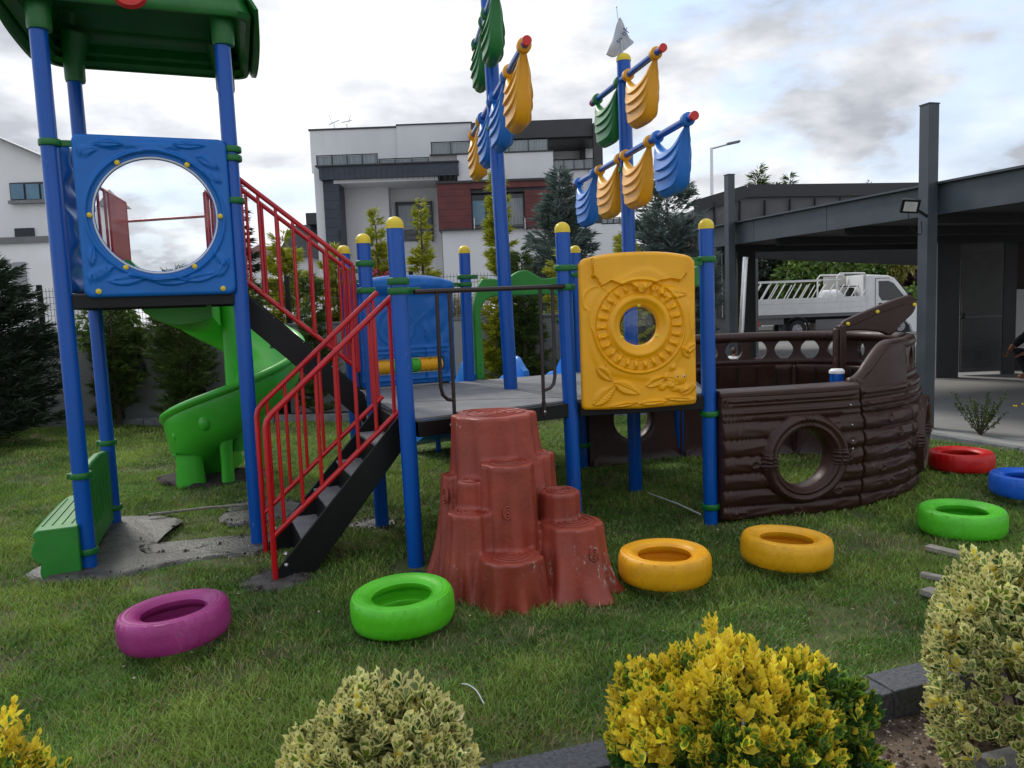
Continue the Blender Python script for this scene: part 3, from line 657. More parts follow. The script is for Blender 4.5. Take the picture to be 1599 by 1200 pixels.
# ---- blue activity panel with rollers
db = (b4-b2).normalized(); nb = Vector((db.y, -db.x, 0)); Pb = b2.lerp(b4, .46)
def mapB(u, v, d): return Pb+db*u+dz*v+nb*(d+.03)
def outB(u, v):
    top = 1.885+.07*(1-min(1, abs(u)/.46)**3.0); return rrect(-.46, .45, .965, 2.1, .03)(u, v) and v < top
slot = rrect(-.34, .32, 1.07, 1.21, .015)
def dB(u, v):
    d = .05*max(0, 1-((v-1.86)/.085)**2) if abs(v-1.86) < .085 else 0
    d += .012*gs(v-1.30, .012)+.01*gs(v-1.26-.0*u, .01)+.012*gs(v-1.02, .012)
    d += .012*gs(u+.36, .012)*(v < 1.3)+.012*gs(u-.36, .012)*(v < 1.3)
    r = hypot(u+.12, v-1.5); d += .008*gs(r-.17, .01)+.008*gs(r-.1, .008)
    if u > .15: d += .02*abs(sin(u*17+v*4)*sin(v*15+2*sin(u*9)))
    d += .006*gs(v-1.45-.25*sin(u*4), .008)
    return d
pb = relief('activity_panel', M['blue_pl'], PF, mapB, outB, (-.01, 1.14), slot, dB, T=.06, na=200, nr=56)
for i, (u0, u1, cc) in enumerate(((-.33, -.19, 'yellow'), (-.185, .0, 'green_pl'), (.005, .09, 'green_pl'), (.095, .31, 'yellow'))):
    q = MB(); pts = []; rs = []
    for k_ in range(13): t = k_/12; pts.append(mapB(u0+(u1-u0)*t, 1.14, .0)); rs.append(.062+.004*sin(k_*2.1) if 0 < k_ < 12 else .055)
    q.tube(pts, rs, 20); q.build('roller', M[cc], pb, smooth=60)
q = MB(); q.tube([mapB(-.36, 1.14, 0), mapB(.34, 1.14, 0)], .01, 8); q.build('roller_axle', M['steel'], pb)
# ---- green arches
def arch(p, q, zt, name='entry_arch'):
    d = (q-p).normalized(); Ld = (q-p).length; nn = Vector((d.y, -d.x, 0)); z0 = ZP+.01
    inner = []; outer = []
    u0 = .075; u1 = Ld-.075; w = .085
    for i in range(9): t = i/8; inner.append((u0+w-.02*t, z0+t*.62)); outer.append((u0, z0+t*.70))
    for i in range(1, 8): a = pi/2*i/8; inner.append((u0+w-.02+.16*(1-cos(a)), z0+.62+.16*sin(a))); outer.append((u0+.10*i/8, z0+.70+.23*sin(a)))
    for i in range(25):
        t = i/24; uu = u0+w+.14+(u1-u0-2*w-.28)*t; inner.append((uu, z0+.785)); outer.append((u0+.10+(u1-u0-.2)*t, z0+.95+.075*gs(t-.5, .17)-.022*gs(t-.27, .1)-.022*gs(t-.73, .1)))
    for i in range(7, 0, -1): a = pi/2*i/8; inner.append((u1-w+.02-.16*(1-cos(a)), z0+.62+.16*sin(a))); outer.append((u1-.10*i/8, z0+.70+.23*sin(a)))
    for i in range(8, -1, -1): t = i/8; inner.append((u1-w+.02*t, z0+t*.62)); outer.append((u1, z0+t*.70))
    b = MB(); b.ribbon([p+d*u+dz*z for u, z in inner], [p+d*u+dz*z for u, z in outer], nn, .06); o = b.build(name, M['green_arch'], PF, smooth=35, bevel=.012)
    for u in (u0+.04, u1-.04):
        for z in (z0+.06, z0+.14): bolt(o, p+d*u+dz*z+nn*.03, nn, .009, 'green_cl')
M['green_arch'] = mat('arch_green_plastic', (.02, .25, .03), .4, .1, 4, .1, 40, dirt=.05)
arch(b4, Cb, 1.9); arch(Dd, Qp, 1.9)
# ---- yellow panel
dy = (Dd-Cp).normalized(); ny = Vector((dy.y, -dy.x, 0)); Py = Cp.lerp(Dd, .5)+ny*.075-dy*.04
def mapY(u, v, d): return Py+dy*u+dz*v+ny*(d)
YC, HR = 1.47, .135
def outY(u, v):
    top = 1.945+.05*(1-min(1, abs(u)/.42)**2.6); lo = .875+.012*abs(u)/.42
    if not rrect(-.425, .425, lo, 2.2, .03)(u, v): return False
    return v < top-.03*max(0, (abs(u)-.38)/.045)**2
def dY(u, v):
    U, Vv_ = u, v-YC; r = hypot(U, Vv_); a = atan2(Vv_, U); d = 0
    # rim, scalloped ring of blocks, outer flange
    d += .030*gs(r-.20, .032) if r < .24 else .0
    if .235 < r < .31: d += .006+.030*max(0, cos(a*26))**.6*gs(r-.275, .026) if cos(a*26) > 0 else .006
    d += .016*gs(r-.33, .010)
    rr = r-.39-.018*sin(5*a+1); d += .012/(1+math.exp(rr/.008))
    # scalloped canopy at the top
    tri = [(-.31, 1.83), (-.27, 1.765), (-.20, 1.80), (-.12, 1.765), (-.06, 1.775), (0, 1.71), (.03, 1.71), (.10, 1.775), (.16, 1.79), (.24, 1.80), (.30, 1.785), (.34, 1.83)]
    if -.33 < u < .35:
        ed = np.interp(u, [p[0] for p in tri], [p[1] for p in tri]); d += .034/(1+math.exp(-(v-ed)/.004)); d += .014*gs(v-ed, .007)
    d += .012*gs(u+.33, .008)*(v > 1.83)+.012*gs(u-.345, .008)*(v > 1.83)
    for (cu, cv, ang, ln, wd) in ((.24, 1.70, -.15, .12, .05), (-.26, 1.14, -.75, .08, .04), (-.26, .99, .7, .11, .055), (-.10, 1.03, -.45, .105, .05), (.12, 1.07, .4, .085, .04), (.38, 1.30, .6, .05, .03), (.34, 1.27, 2.2, .05, .03), (.10, .92, .05, .11, .022), (.30, .935, -.1, .12, .022), (-.12, .915, .1, .1, .02), (.36, 1.0, .5, .07, .03)):
        d += leafshape(u, v, cu, cv, ang, ln, wd, .02)
    # stems
    d += .007*gs(hypot(u+.30, v-1.66)-.10, .008)*(v > 1.6)+.007*gs(u+.30-.06*sin(v*7), .008)*(1.2 < v < 1.6)+.006*gs(u-.39+.02*sin(v*9), .007)*(1.25 < v < 1.68)
    # caterpillar: head, ears, body segments
    q = ((u-.285)/.06)**2+((v-1.095)/.058)**2
    if q < 1: d += .03*(1-q)**.5
    for cu, cv, rr_ in ((.245, 1.165, .026), (.255, 1.02, .035), (.215, 1.05, .035), (.30, 1.005, .03), (.335, 1.015, .026), (.20, 1.10, .03), (.16, 1.03, .03)):
        q = ((u-cu)**2+(v-cv)**2)/rr_**2
        if q < 1: d += .018*(1-q)**.5
    return d
py_ = relief('porthole_panel', M['yellow'], PF, mapY, outY, (0, YC), lambda u, v: hypot(u, v-YC) < HR, dY, T=.06, na=400, nr=120, smooth=70)
b = MB(); vs = []; n = 40
for i in range(11):
    a = pi/2*i/10
    for j in range(n): c = 2*pi*j/n; vs.append(mapY((HR+.012)*cos(a)*cos(c), YC+(HR+.012)*cos(a)*sin(c), .055*sin(a)-.01))
b.add(vs, [(i*n+j, i*n+(j+1) % n, (i+1)*n+(j+1) % n, (i+1)*n+j) for i in range(10) for j in range(n)]); b.build('bubble_window', M['acrylic'], py_, smooth=180)
for a in (90, 210, -30): bolt(py_, mapY(.150*cos(R(a)), YC+.150*sin(R(a)), .035), ny, .015)
for u in (.268, .318):
    q = MB(); q.ball(mapY(u, 1.10, .047), .013, 12); e = q.build('eye', M['white'], py_); q = MB(); q.ball(mapY(u+.002, 1.10, .058), .006, 8); q.build('pupil', M['rubber'], e)
for s in (-1, 1): q = MB(); q.beam(mapY(s*.42, 1.9, -.01), mapY(s*.5, 1.9, -.05), .03, .03); q.build('bracket', M['green_cl'], py_, bevel=.004)

# ================================================================== STAIRS
def stair(name, lab, top, bot, width, drop_side, nsteps, railx):
    """top, bot: centre points of the flight (z = walking level); width across"""
    top, bot = V3(top), V3(bot); h = Vector((bot.x-top.x, bot.y-top.y, 0)); hl = h.length; h.normalize(); w = Vector((-h.y, h.x, 0))
    t = thing(name, (bot.x, bot.y, 0 if bot.z < .5 else bot.z), lab, 'staircase')
    for s in (-1, 1):
        c = w*(s*width/2); b = MB(); dp = Vector((0, 0, .21))
        poly = [top+c+dz*.03, bot+c+dz*.03, bot+c-dz*.0-dp*(1 if bot.z > .5 else .0)-dz*(.02 if bot.z > .5 else .03), bot+c-h*(.0 if bot.z > .5 else .22)-dp*(.15 if bot.z < .5 else 1), top+c-dp]
        b.prism([p-w*(s*.0) for p in poly], w*(s*.022)); b.build('stringer', M['black'], t, smooth=0, bevel=.003)
    for i in range(nsteps):
        z = top.z-(top.z-bot.z)*(i+1)/(nsteps+0); x0 = hl*(i+0)/nsteps; x1 = hl*(i+1)/nsteps
        if z < .05: continue
        a = Vector((top.x, top.y, z))+h*(x0-.02); c2 = Vector((top.x, top.y, z))+h*(x1+.01); b = MB(); b.beam(a, c2, width-.01, .02, up=dz); b.build('tread', M['deck'], t, smooth=0, bevel=.003)
    for i in range(nsteps):
        z1 = top.z-(top.z-bot.z)*i/nsteps; z0 = top.z-(top.z-bot.z)*(i+1)/nsteps; a = Vector((top.x, top.y, 0))+h*(hl*i/nsteps); b = MB(); b.beam(a+dz*(z0-.0), a+dz*(z1-.012), .012, width-.02, up=w); b.build('riser', M['black'], t, smooth=0)
    return t, h, w
# lower flight: from the deck between B1 and Bb down to the grass
mB = B1.lerp(Bb, .5); hB = Vector((-.925, -.38, 0)).normalized(); foot = mB+hB*.85
LS, hh, ww = stair('lower_staircase', 'short steel staircase with red railings descending from the low deck to the lawn', (mB.x, mB.y, ZP), (foot.x, foot.y, .02), .60, 0, 5, 0)
def stair_rail(t, p_top, p_bot, zt, zb, low_t, low_b, nb_, post_to=None, ends=True):
    p_top, p_bot = V3(p_top), V3(p_bot); b = MB(); d = p_bot-p_top
    if post_to is not None:
        b.tube([p_top+dz*zt, p_bot-d*.05+dz*(zb+.05*(zt-zb)), p_bot-d*.012+dz*(zb-.005), p_bot+dz*(zb-.05), p_bot+dz*post_to], .019, 10)
    else:
        b.tube([p_top+dz*zt, p_bot+dz*zb], .019, 10); b.tube([p_bot+dz*zb, p_bot+dz*(low_b-.02)], .018, 10)
    b.tube([p_top+dz*low_t, p_bot+dz*low_b], .018, 10); r = b.build('hand_rail', M['red'], t)
    for i in range(nb_):
        s = (i+.6)/(nb_+.2); q = MB(); a = p_top+d*s; q.tube([a+dz*(low_t+(low_b-low_t)*s), a+dz*(zt+(zb-zt)*s)], .0125, 8); q.build('baluster', M['red'], r)
    q = MB(); q.tube([p_top+d*.04+dz*(low_t-.02), p_top+d*.04+dz*(zt-.06)], .014, 8); q.build('baluster', M['red'], r)
    return r
for s, tz in ((1, 0), (-1, 0)):
    c = ww*(s*.318); 
    stair_rail(LS, Vector((mB.x, mB.y, 0))+c+hB*-.02, Vector((foot.x, foot.y, 0))+c+hB*.02, 1.78, 1.0, 1.02, .26, 7, post_to=-.02)
    for z in (.07, .14):
        q = MB(); pp = Vector((foot.x, foot.y, z))+c-hB*.05; q.ball(pp, .016, 8); q.build('bolt', M['steel'], LS)
# upper flight: tower deck down to the low deck
mA = A2.lerp(A4, .5); mBB = Bb.lerp(b2, .5); top = Vector((mA.x, mA.y, ZA)); hU = (mBB-mA).normalized(); end = mBB-hU*.02
US, hu, wu = stair('upper_staircase', 'upper steel staircase with red railings joining the tall tower to the low deck', (mA.x, mA.y, ZA), (end.x, end.y, ZP+.02), .60, 0, 4, 0)
for s in (1, -1):
    c = wu*(s*.318)
    stair_rail(US, Vector((mA.x, mA.y, 0))+c+hu*.0, Vector((end.x, end.y, 0))+c-hu*.04, 2.70, 2.0, 1.96, 1.2, 7)
    q = MB(); q.tube([Vector((mA.x, mA.y, 2.70))+c, Vector((mA.x, mA.y, 2.72))+c-hu*.1], .0165, 8); q.build('rail_end', M['red'], US)
# ================================================================== SPIRAL SLIDE
SC = Vector((-2.88, 8.15, 0))
SL = thing('spiral_slide', SC, 'bright green spiral tube-less slide curling around its own column behind the tower', 'spiral slide')
SL['label'] = 'bright green plastic spiral slide curling down to the lawn behind the tower'
def sec(t):      # cross-section (r, z) with depth growing towards the foot
    g = max(0, (t-.55)/.45); dp = .09+.07*min(1, g*1.3)
    return [(.085, .30), (.10, .20), (.14, .08), (.22, .01), (.34, -.02), (.47, .0), (.57, .07), (.62, .17), (.645, .29), (.67, .325), (.705, .335), (.735, .32), (.742, .29), (.725, .265), (.70, .25), (.705, .22), (.69, .12), (.66, .0-dp*.2), (.60, -.06-dp*.5), (.50, -.10-dp*.8), (.34, -.12-dp), (.18, -.10-dp), (.085, -.08-dp*.8)]
b = MB(); K = len(sec(0)); rows = []
def addrow(P): rows.append(len(b.v)); b.v += [tuple(p) for p in P]
ZS0, ZS1 = 1.70, .24
# straight entry from the tower's back edge, then the helix, then a short exit
ent = A3.lerp(A4, .5); 
for i in range(7):
    t = i/7; c = ent.lerp(SC+Vector((-.40, -.05, 0)), t); dvec = (SC+Vector((-.40, -.05, 0))-ent).normalized().lerp(Vector((0, 1, 0)), t).normalized(); rt = Vector((dvec.y, -dvec.x, 0))   # towards the column side
    addrow([c+rt*(.40-r)+dz*(z+ZS0+.10*(1-t)) for r, z in sec(0)])
NT = 72
for i in range(NT+1):
    t = i/NT; th = pi-2*pi*t; u = Vector((cos(th), sin(th), 0)); z0 = ZS0-(ZS0-ZS1)*t; addrow([SC+u*r+dz*(z+z0) for r, z in sec(t)])
for i in range(1, 6):
    t = i/5; addrow([SC+Vector((-r, .32*t, 0))+dz*(z*(1-.25*t)+ZS1-.03*t) for r, z in sec(1)])
for i in range(len(rows)-1):
    p, q = rows[i], rows[i+1]
    for j in range(K): b.f.append((p+j, p+(j+1) % K, q+(j+1) % K, q+j)); b.m.append(0)
b.f.append(tuple(rows[0]+j for j in range(K))[::-1]); b.f.append(tuple(rows[-1]+j for j in range(K))); b.m += [0, 0]
b.build('chute', M['green_pl'], SL, smooth=55)
b = MB(); b.tube([SC+dz*.25, SC+dz*.5, SC+dz*1.2, SC+dz*2.0], [.10, .088, .085, .085], 24); b.build('column', M['green_pl'], SL)
for cx, cy, w_, z1 in ((.02, -.42, .07, .62), (-.36, -.40, .17, .30)):
    b = MB(); c = SC+Vector((cx, cy, 0)); b.lathe([(.9, -.06), (.86, .02), (.78, .18), (.8, .3), (1.0, z1)], (0, 0, 0), 20)
    b.v = [(c.x+x*w_, c.y+y*.10, z) for x, y, z in b.v]; b.build('leg', M['green_pl'], SL)
b = MB(); c = SC+Vector((.12, .30, 0)); b.lathe([(.9, -.06), (.86, .02), (.8, .3), (1.0, .8)], (0, 0, 0), 20); b.v = [(c.x+x*.1, c.y+y*.10, z) for x, y, z in b.v]; b.build('leg', M['green_pl'], SL)
for th, rr in ((-97, .095), (-132, .06)):       # round embossed pads on the outer skin
    u = Vector((cos(R(th)), sin(R(th)), 0)); t = (180-th)/360; z = ZS0-(ZS0-ZS1)*t
    b = MB(); c = SC+u*.675+dz*(z+.06); sd = Vector((-u.y, u.x, 0)); b.ball(c-u*.02, rr, 20, sc=(.62, .62, .85)); b.build('round_pad', M['green_pl'], SL)

# ================================================================== WAVE SLIDE behind the green arch
d4 = (Cb-b4).normalized(); n4 = Vector((-d4.y, d4.x, 0)); L4 = (Cb-b4).length
WS = thing('wave_slide', (b4+d4*(L4/2)+n4*.9), 'light blue double slide running down behind the green arch of the low deck', 'slide')
def wz(s):            # bed height along the run
    return .94*(1-s)**1.0*(1)+.10*sin(s*pi*2)*.5+.08*s
def wh(s): return .235*(1/(1+math.exp(-(s-.0)/.02))) if s < 0 else .235-.07*min(1, s*3)+.0
b = MB(); rows = []
bx = []
u0, u1 = .02, L4-.02; um = (u0+u1)/2
prof = []
def wall(u, h, w=.035): return [(u-w, 0), (u-w*.8, h*.9), (u-w*.3, h), (u+w*.3, h), (u+w*.8, h*.9), (u+w, 0)]
for i in range(41):
    s = i/40; h = .04+.22*math.exp(-((s-.10)/.07)**2)+.13*min(1, max(0, (s-.1)*6)); h = max(h, .0)
    top = wall(u0+.035, h)+wall(um, h)+wall(u1-.035, h); P = [(u, z) for u, z in top]; P += [(u1, -.05), (u0, -.05)]
    rows.append(len(b.v)); b.v += [tuple(b4+d4*u+n4*(.0+s*2.0)+dz*(z+wz(s))) for u, z in P]; K = len(P)
for i in range(40):
    for j in range(K): b.f.append((rows[i]+j, rows[i]+(j+1) % K, rows[i+1]+(j+1) % K, rows[i+1]+j)); b.m.append(0)
b.f += [tuple(rows[0]+j for j in range(K))[::-1], tuple(rows[-1]+j for j in range(K))]; b.m += [0, 0]
b.build('double_chute', M['sky_pl'], WS, smooth=55)
for u in (.3, .8): q = MB(); q.tube([b4+d4*u+n4*1.75-dz*.05, b4+d4*u+n4*1.75+dz*(wz(.87)-.04)], .03, 12); q.build('leg', M['blue'], WS)

# ================================================================== MASTS WITH SAILS
def sail_mesh(m):
    """local: hangs from a bar along +Y, width W, ears are collars round the bar"""
    Wd = .62; b = MB(); nu, nv = 28, 30; vs = []
    for side in (1, -1):
        for i in range(nu+1):
            u = -1+2*i/nu
            for j in range(nv+1):
                v = j/nv; zt = -.03-.105*(1-abs(u)**2.2); zb = -.10-.37*(1-abs(u)**5.0)**.6
                z = zt+(zb-zt)*v; yy = u*(Wd/2-.035)*(1-.10*v*(abs(u))); 
                th = .034+.044*sin(pi*min(1, v*1.0))**.6*(1-abs(u)**3)
                if v > .93: th *= math.sqrt(max(0, 1-((v-.93)/.07)**2))*.98+.02
                if v < .05: th *= .35+.65*math.sqrt(v/.05)
                fold = .021*(abs((v*4.6) % 1-.0)**1.6)*(1-abs(u)**2)*(v < .9)
                th = th+fold-.006; th *= (1-.35*max(0, abs(u)-.85)/.15)
                vs.append((side*max(th, .004), yy, z))
    H1 = (nu+1)*(nv+1)
    def idx(s, i, j): return s*H1+i*(nv+1)+j
    fs = []
    for s in (0, 1):
        for i in range(nu):
            for j in range(nv): fs.append((idx(s, i, j), idx(s, i+1, j), idx(s, i+1, j+1), idx(s, i, j+1)))
    for i in range(nu):
        for j in (0, nv): fs.append((idx(0, i, j), idx(0, i+1, j), idx(1, i+1, j), idx(1, i, j)))
    for j in range(nv):
        for i in (0, nu): fs.append((idx(0, i, j), idx(0, i, j+1), idx(1, i, j+1), idx(1, i, j)))
    b.add(vs, fs)
    for s in (-1, 1):
        b.tube([(0, s*(Wd/2-.065), 0), (0, s*(Wd/2-.055), 0), (0, s*(Wd/2-.01), 0), (0, s*(Wd/2), 0)], [.035, .047, .047, .035], 20)
    o = b.build('sail', m, None, smooth=42); return o
SM = {}
for k_, m_ in (('yellow', 'yellow'), ('blue', 'blue_sail'), ('green', 'green_cl')):
    if m_ == 'blue_sail': M['blue_sail'] = mat('sail_blue_plastic', (.012, .16, .56), .35, .08, 4, .08, 50)
    SM[k_] = sail_mesh(M[m_])
SM['yellow'].data.materials[0] = M['sail_yellow'] = mat('sail_yellow_plastic', (.80, .36, .008), .36, .07, 4, .08, 50)
SM['green'].data.materials[0] = M['sail_green'] = mat('sail_green_plastic', (.012, .17, .03), .36, .08, 4, .08, 50)
used = set()
def add_sail(parent, c, yaw, col):
    o = SM[col]
    if col in used: o = SM[col].copy(); COL.objects.link(o)
    used.add(col); o.parent = parent; L0 = parent.location
    o.location = V3(c)-L0; o.rotation_euler = (0, 0, yaw)
    for s in (-1, 1):
        for a in (35, 150):
            pass
    o['label'] = f'{col} draped plastic sail'; return o
def mast(base, top, lab, booms):
    t = thing('ship_mast', base, lab, 'mast', 'pole masts with coloured sails'); b = MB(); b.tube([V3(base)-dz*.05, V3(top)], .058, 24); p = b.build('pole', M['blue'], t)
    q = MB(); q.tube([V3(top)-dz*.01, V3(top)+dz*.012], .062, 24); q.ball(V3(top)+dz*.01, .06, 18, half=True, sc=(1, 1, .8)); q.build('cap', M['cap'], p)
    for (R_, L_, cols) in booms:
        R_, L_ = V3(R_), V3(L_); d = (L_-R_); n = len(cols); u = d.normalized(); b = MB(); b.tube([R_-u*.02, L_+u*.02], .026, 14); bo = b.build('boom', M['blue'], t)
        q = MB(); q.tube([R_-u*.045, R_-u*.018], .031, 14); q.build('end_cap', M['red_pl'], bo); q = MB(); q.tube([L_+u*.018, L_+u*.04], .031, 14); q.build('end_cap', M['red_pl'], bo)
        yaw = atan2(u.y, u.x)-pi/2
        for i, c in enumerate(cols): add_sail(t, R_+d*((i+.5)/n), yaw, c)
    return t
m2b = Vector((1.06, 6.84, 0)); 
mast(m2b, (1.035, 6.84, 3.66), 'blue mast with yellow cap behind the yellow porthole panel, white flag on top', [((1.27, 5.42, 2.86), (.735, 8.2, 2.86), ('blue', 'yellow', 'yellow', 'blue')), ((1.19, 6.03, 3.49), (.85, 7.5, 3.49), ('yellow', 'green'))])
m1b = Vector((-.01, 6.6, ZP))
mast(m1b, (-.10, 6.6, 4.9), 'tall blue mast standing on the low deck, running out of the top of the view', [((.165, 5.14, 3.29), (-.30, 7.83, 3.29), ('yellow', 'blue', 'blue', 'yellow')), ((.0, 5.92, 3.97), (-.22, 7.35, 3.97), ('green', 'green'))])
for (x, y, z) in ((1.042, 6.84, 2.76), (-.06, 6.6, 3.09)):
    b = MB(); b.lathe([(.06, z-.017), (.072, z-.017), (.074, z+.017), (.06, z+.017)], (x, y, 0), 24); b.build('clamp', M['green_cl'], [o for o in bpy.data.objects if o.name.startswith('ship_mast')][0 if x > .5 else 1])
# flag
FL = thing('flag', (1.03, 6.84, 3.70), 'small white triangular flag with blue lettering on top of the mast', 'flag')
b = MB(); b.tube([(1.03, 6.84, 3.70), (.985, 6.84, 4.09)], .004, 8); b.ball((.985, 6.84, 4.09), .008, 8); b.build('flag_stick', M['steel'], FL)
fy = 6.84
def fp(px, py, dy=0):
    p = at(px, py, fy); return Vector((p.x, p.y+dy, p.z))
apex = (968, 26); A_ = [(967, 28), (963, 38), (960, 50), (956, 64), (951, 75), (946, 87)]; B_ = [(969, 28), (974, 38), (979, 50), (984, 60), (989, 68), (978, 78)]
b = MB(); vs = []; nA = 24
Ac = crom([fp(*p) for p in A_], 5); Bc = crom([fp(*p) for p in B_], 5)
for i in range(len(Ac)):
    for j in range(13):
        t = j/12; p = Ac[i].lerp(Bc[i], t); sagp = -.03*sin(pi*t)*(i/len(Ac))**4; vs.append((p.x, p.y+.03*sin(t*6+i*.22)*(i/len(Ac)), p.z+sagp-0.03*(i == len(Ac)-1)*0))
b.add(vs, [(i*13+j, i*13+j+1, (i+1)*13+j+1, (i+1)*13+j) for i in range(len(Ac)-1) for j in range(12)]); fl = b.build('flag_cloth', mat('white_flag_cloth', (.62, .64, .68), .8, .05, 10, sub=.3), FL, smooth=180)
so_ = fl.modifiers.new('s', 'SOLIDIFY'); so_.thickness = .002
M['ink'] = mat('blue_flag_ink', (.01, .06, .2), .7, .05, 10)
def stroke(pts, name, w=.0035):
    b = MB(); b.tube([fp(px, py, -.028) for px, py in pts], w, 6); b.build(name, M['ink'], FL)
stroke([(971, 63), (968.5, 61.5), (966.5, 63), (968, 65.5), (966.5, 68), (964, 67), (963, 65)], 'letter')
stroke([(971, 54.5), (974.5, 57.5), (977, 56), (973.5, 51.5), (971, 54.5)][:5], 'letter')
stroke([(972.5, 47), (976.5, 49.5), (981, 53.5)], 'letter'); stroke([(976.5, 49.5), (978.3, 45)], 'letter')
b = MB(); b.ball(fp(973.6, 46.6, -.03), .006, 8); b.build('letter_dot', M['ink'], FL)
b = MB(); b.tube([fp(970.5+8.6*cos(a)*.75-3.5*sin(a)*.9, 57+13*sin(a), -.026) for a in [2*pi*i/40 for i in range(8, 27)]], .0012, 5); b.build('emblem_ring', mat('pale_blue_ink', (.25, .42, .62), .7, .05, 5), FL)

# ================================================================== STUMP CLIMBER
ST = thing('stump_climber', (-.05, 4.7, 0), 'terracotta plastic tree-stump climbing block with stepped tops in front of the low deck', 'climber')
def stump(b, x, y, r0, r1, z1, seed, amp=.10, flare=.0, x0=None, y0=None):
    q = np.random.default_rng(seed); k1, k2, k3 = q.integers(5, 8), q.integers(8, 12), q.integers(2, 4); p1, p2, p3 = q.random(3)*6.28
    x0 = x if x0 is None else x0; y0 = y if y0 is None else y0; nz = 26; na = 72; vs = []
    for i in range(nz+1):
        t = i/nz; z = -.05+(z1+.05)*t; r = r1+(r0-r1)*((1-t)**1.6)
        for j in range(na):
            a = 2*pi*j/na; g = amp*(1-t*.5)*(.75*abs(sin((k1*a+p1)/2+.5*t+.25*sin(t*5+p2)))**.6+.35*sin(k2*a+p2+1.2*t)+.25*sin(k3*a+p3)-.2)+flare*(1-t)**4*abs(sin((k1*a+p1)/2))**2
            # rim lip at the top
            lip = .004*gs(t-.98, .015)
            g *= 2.3; rr = r*(1+g-.35*amp)+lip
            vs.append((x0+(x-x0)*t**.7+rr*cos(a), y0+(y-y0)*t**.7+rr*sin(a), z))
    k = len(b.v); b.v += vs
    for i in range(nz):
        for j in range(na): b.f.append((k+i*na+j, k+i*na+(j+1) % na, k+(i+1)*na+(j+1) % na, k+(i+1)*na+j)); b.m.append(0)
    b.f.append(tuple(k+nz*na+j for j in range(na))); b.f.append(tuple(k+j for j in range(na))[::-1]); b.m += [0, 0]
SP = [(-.115, 4.90, .40, .262, .985, 1, .12, .10, -.07, 4.90), (-.025, 4.53, .20, .162, .735, 2, .10, .03, -.02, 4.52), (-.255, 4.58, .12, .09, .625, 3, .08, .0, None, None), (-.265, 4.47, .185, .135, .465, 4, .11, .08, -.285, 4.44), (.305, 4.62, .145, .122, .535, 5, .07, .0, None, None), (.365, 4.49, .235, .188, .375, 6, .11, .14, .375, 4.46), (-.02, 4.26, .205, .178, .25, 7, .11, .10, -.03, 4.29),
      (.13, 4.90, .22, .15, .72, 8, .16, 0, .13, 4.87), (-.34, 4.84, .19, .12, .62, 9, .15, .1, -.34, 4.8), (.12, 4.60, .30, .14, .34, 10, .2, .1, None, None), (-.13, 4.55, .28, .12, .33, 11, .2, .15, None, None)]
SP = [(-.05+(q[0]+.03)*.93, 4.82+(q[1]-4.82)*.90, q[2]*.92, q[3]*.96, *q[4:8], None if q[8] is None else -.05+(q[8]+.03)*.93, None if q[9] is None else 4.82+(q[9]-4.82)*.90) for q in SP]
b = MB()
for s in SP: stump(b, *s[:8], x0=s[8], y0=s[9])
body = b.build('body', M['stump'], ST, smooth=0)
rm = body.modifiers.new('remesh', 'REMESH'); rm.mode = 'VOXEL'; rm.voxel_size = .0105; rm.use_smooth_shade = True
sm = body.modifiers.new('smooth', 'SMOOTH'); sm.iterations = 2; sm.factor = .5
# growth rings cut into the tops, knots on the sides
for (x, y, r0, r1, z1, *_rest) in SP[:7]:
    q = MB(); pts = []; tot = 3.4
    for i in range(100): t = i/99; a = t*tot*2*pi; rr = r1*.86*(.12+.88*t)*(1+.05*sin(3*a)+.04*sin(5*a+2)); pts.append((x+rr*cos(a), y+rr*sin(a)*.95, z1+.002))
    q.tube(pts, .0055, 6); q.build('growth_rings', M['stump'], ST, smooth=180)
def knot(cx, cy, cz, nx, ny, r):
    q = MB(); n_ = Vector((nx, ny, .1)).normalized(); u_ = n_.cross(dz).normalized(); w_ = u_.cross(n_); pts = []
    for i in range(60): t = i/59; a = t*2.6*2*pi; rr = r*(.1+.9*t); pts.append(Vector((cx, cy, cz))+u_*rr*cos(a)*.8+w_*rr*sin(a)*1.25)
    q.tube(pts, .006, 6); q.build('knot', M['stump'], ST, smooth=180)
knot(-.05, 4.392, .47, 0, -1, .036); knot(.43, 4.35, .22, .4, -1, .034); knot(-.435, 4.73, .50, -1, -.7, .045)

# ================================================================== SHIP
SH = thing('play_ship', (2.6, 7.1, 0), 'dark brown plastic play ship with log-pattern hull, round portholes and curved bow', 'play ship')
Ncurve = crom([(1.50, 5.80, 0), (2.05, 5.90, 0), (2.62, 6.05, 0), (3.14, 6.40, 0), (3.48, 6.91, 0), (3.58, 7.40, 0), (3.48, 7.88, 0), (3.15, 8.22, 0), (2.75, 8.36, 0), (2.2, 8.36, 0), (1.76, 8.30, 0), (1.23, 8.15, 0), (.75, 8.0, 0)], 24)
cl = [0]
for p, q in zip(Ncurve, Ncurve[1:]): cl.append(cl[-1]+(q-p).length)
CLn = cl[-1]; cx_ = [p.x for p in Ncurve]; cy_ = [p.y for p in Ncurve]
def cpt(s):
    x = np.interp(s, cl, cx_); y = np.interp(s, cl, cy_); x2 = np.interp(min(s+.02, CLn), cl, cx_); y2 = np.interp(min(s+.02, CLn), cl, cy_); x1 = np.interp(max(s-.02, 0), cl, cx_); y1 = np.interp(max(s-.02, 0), cl, cy_)
    t = Vector((x2-x1, y2-y1, 0)).normalized(); return Vector((x, y, 0)), Vector((t.y, -t.x, 0))     # outward normal
sA = cl[48]; sApex = cl[120]; sF2 = cl[192]; sQ = cl[240]
def bowf(s): return math.exp(-((s-sApex)/.55)**2)
HT = .93
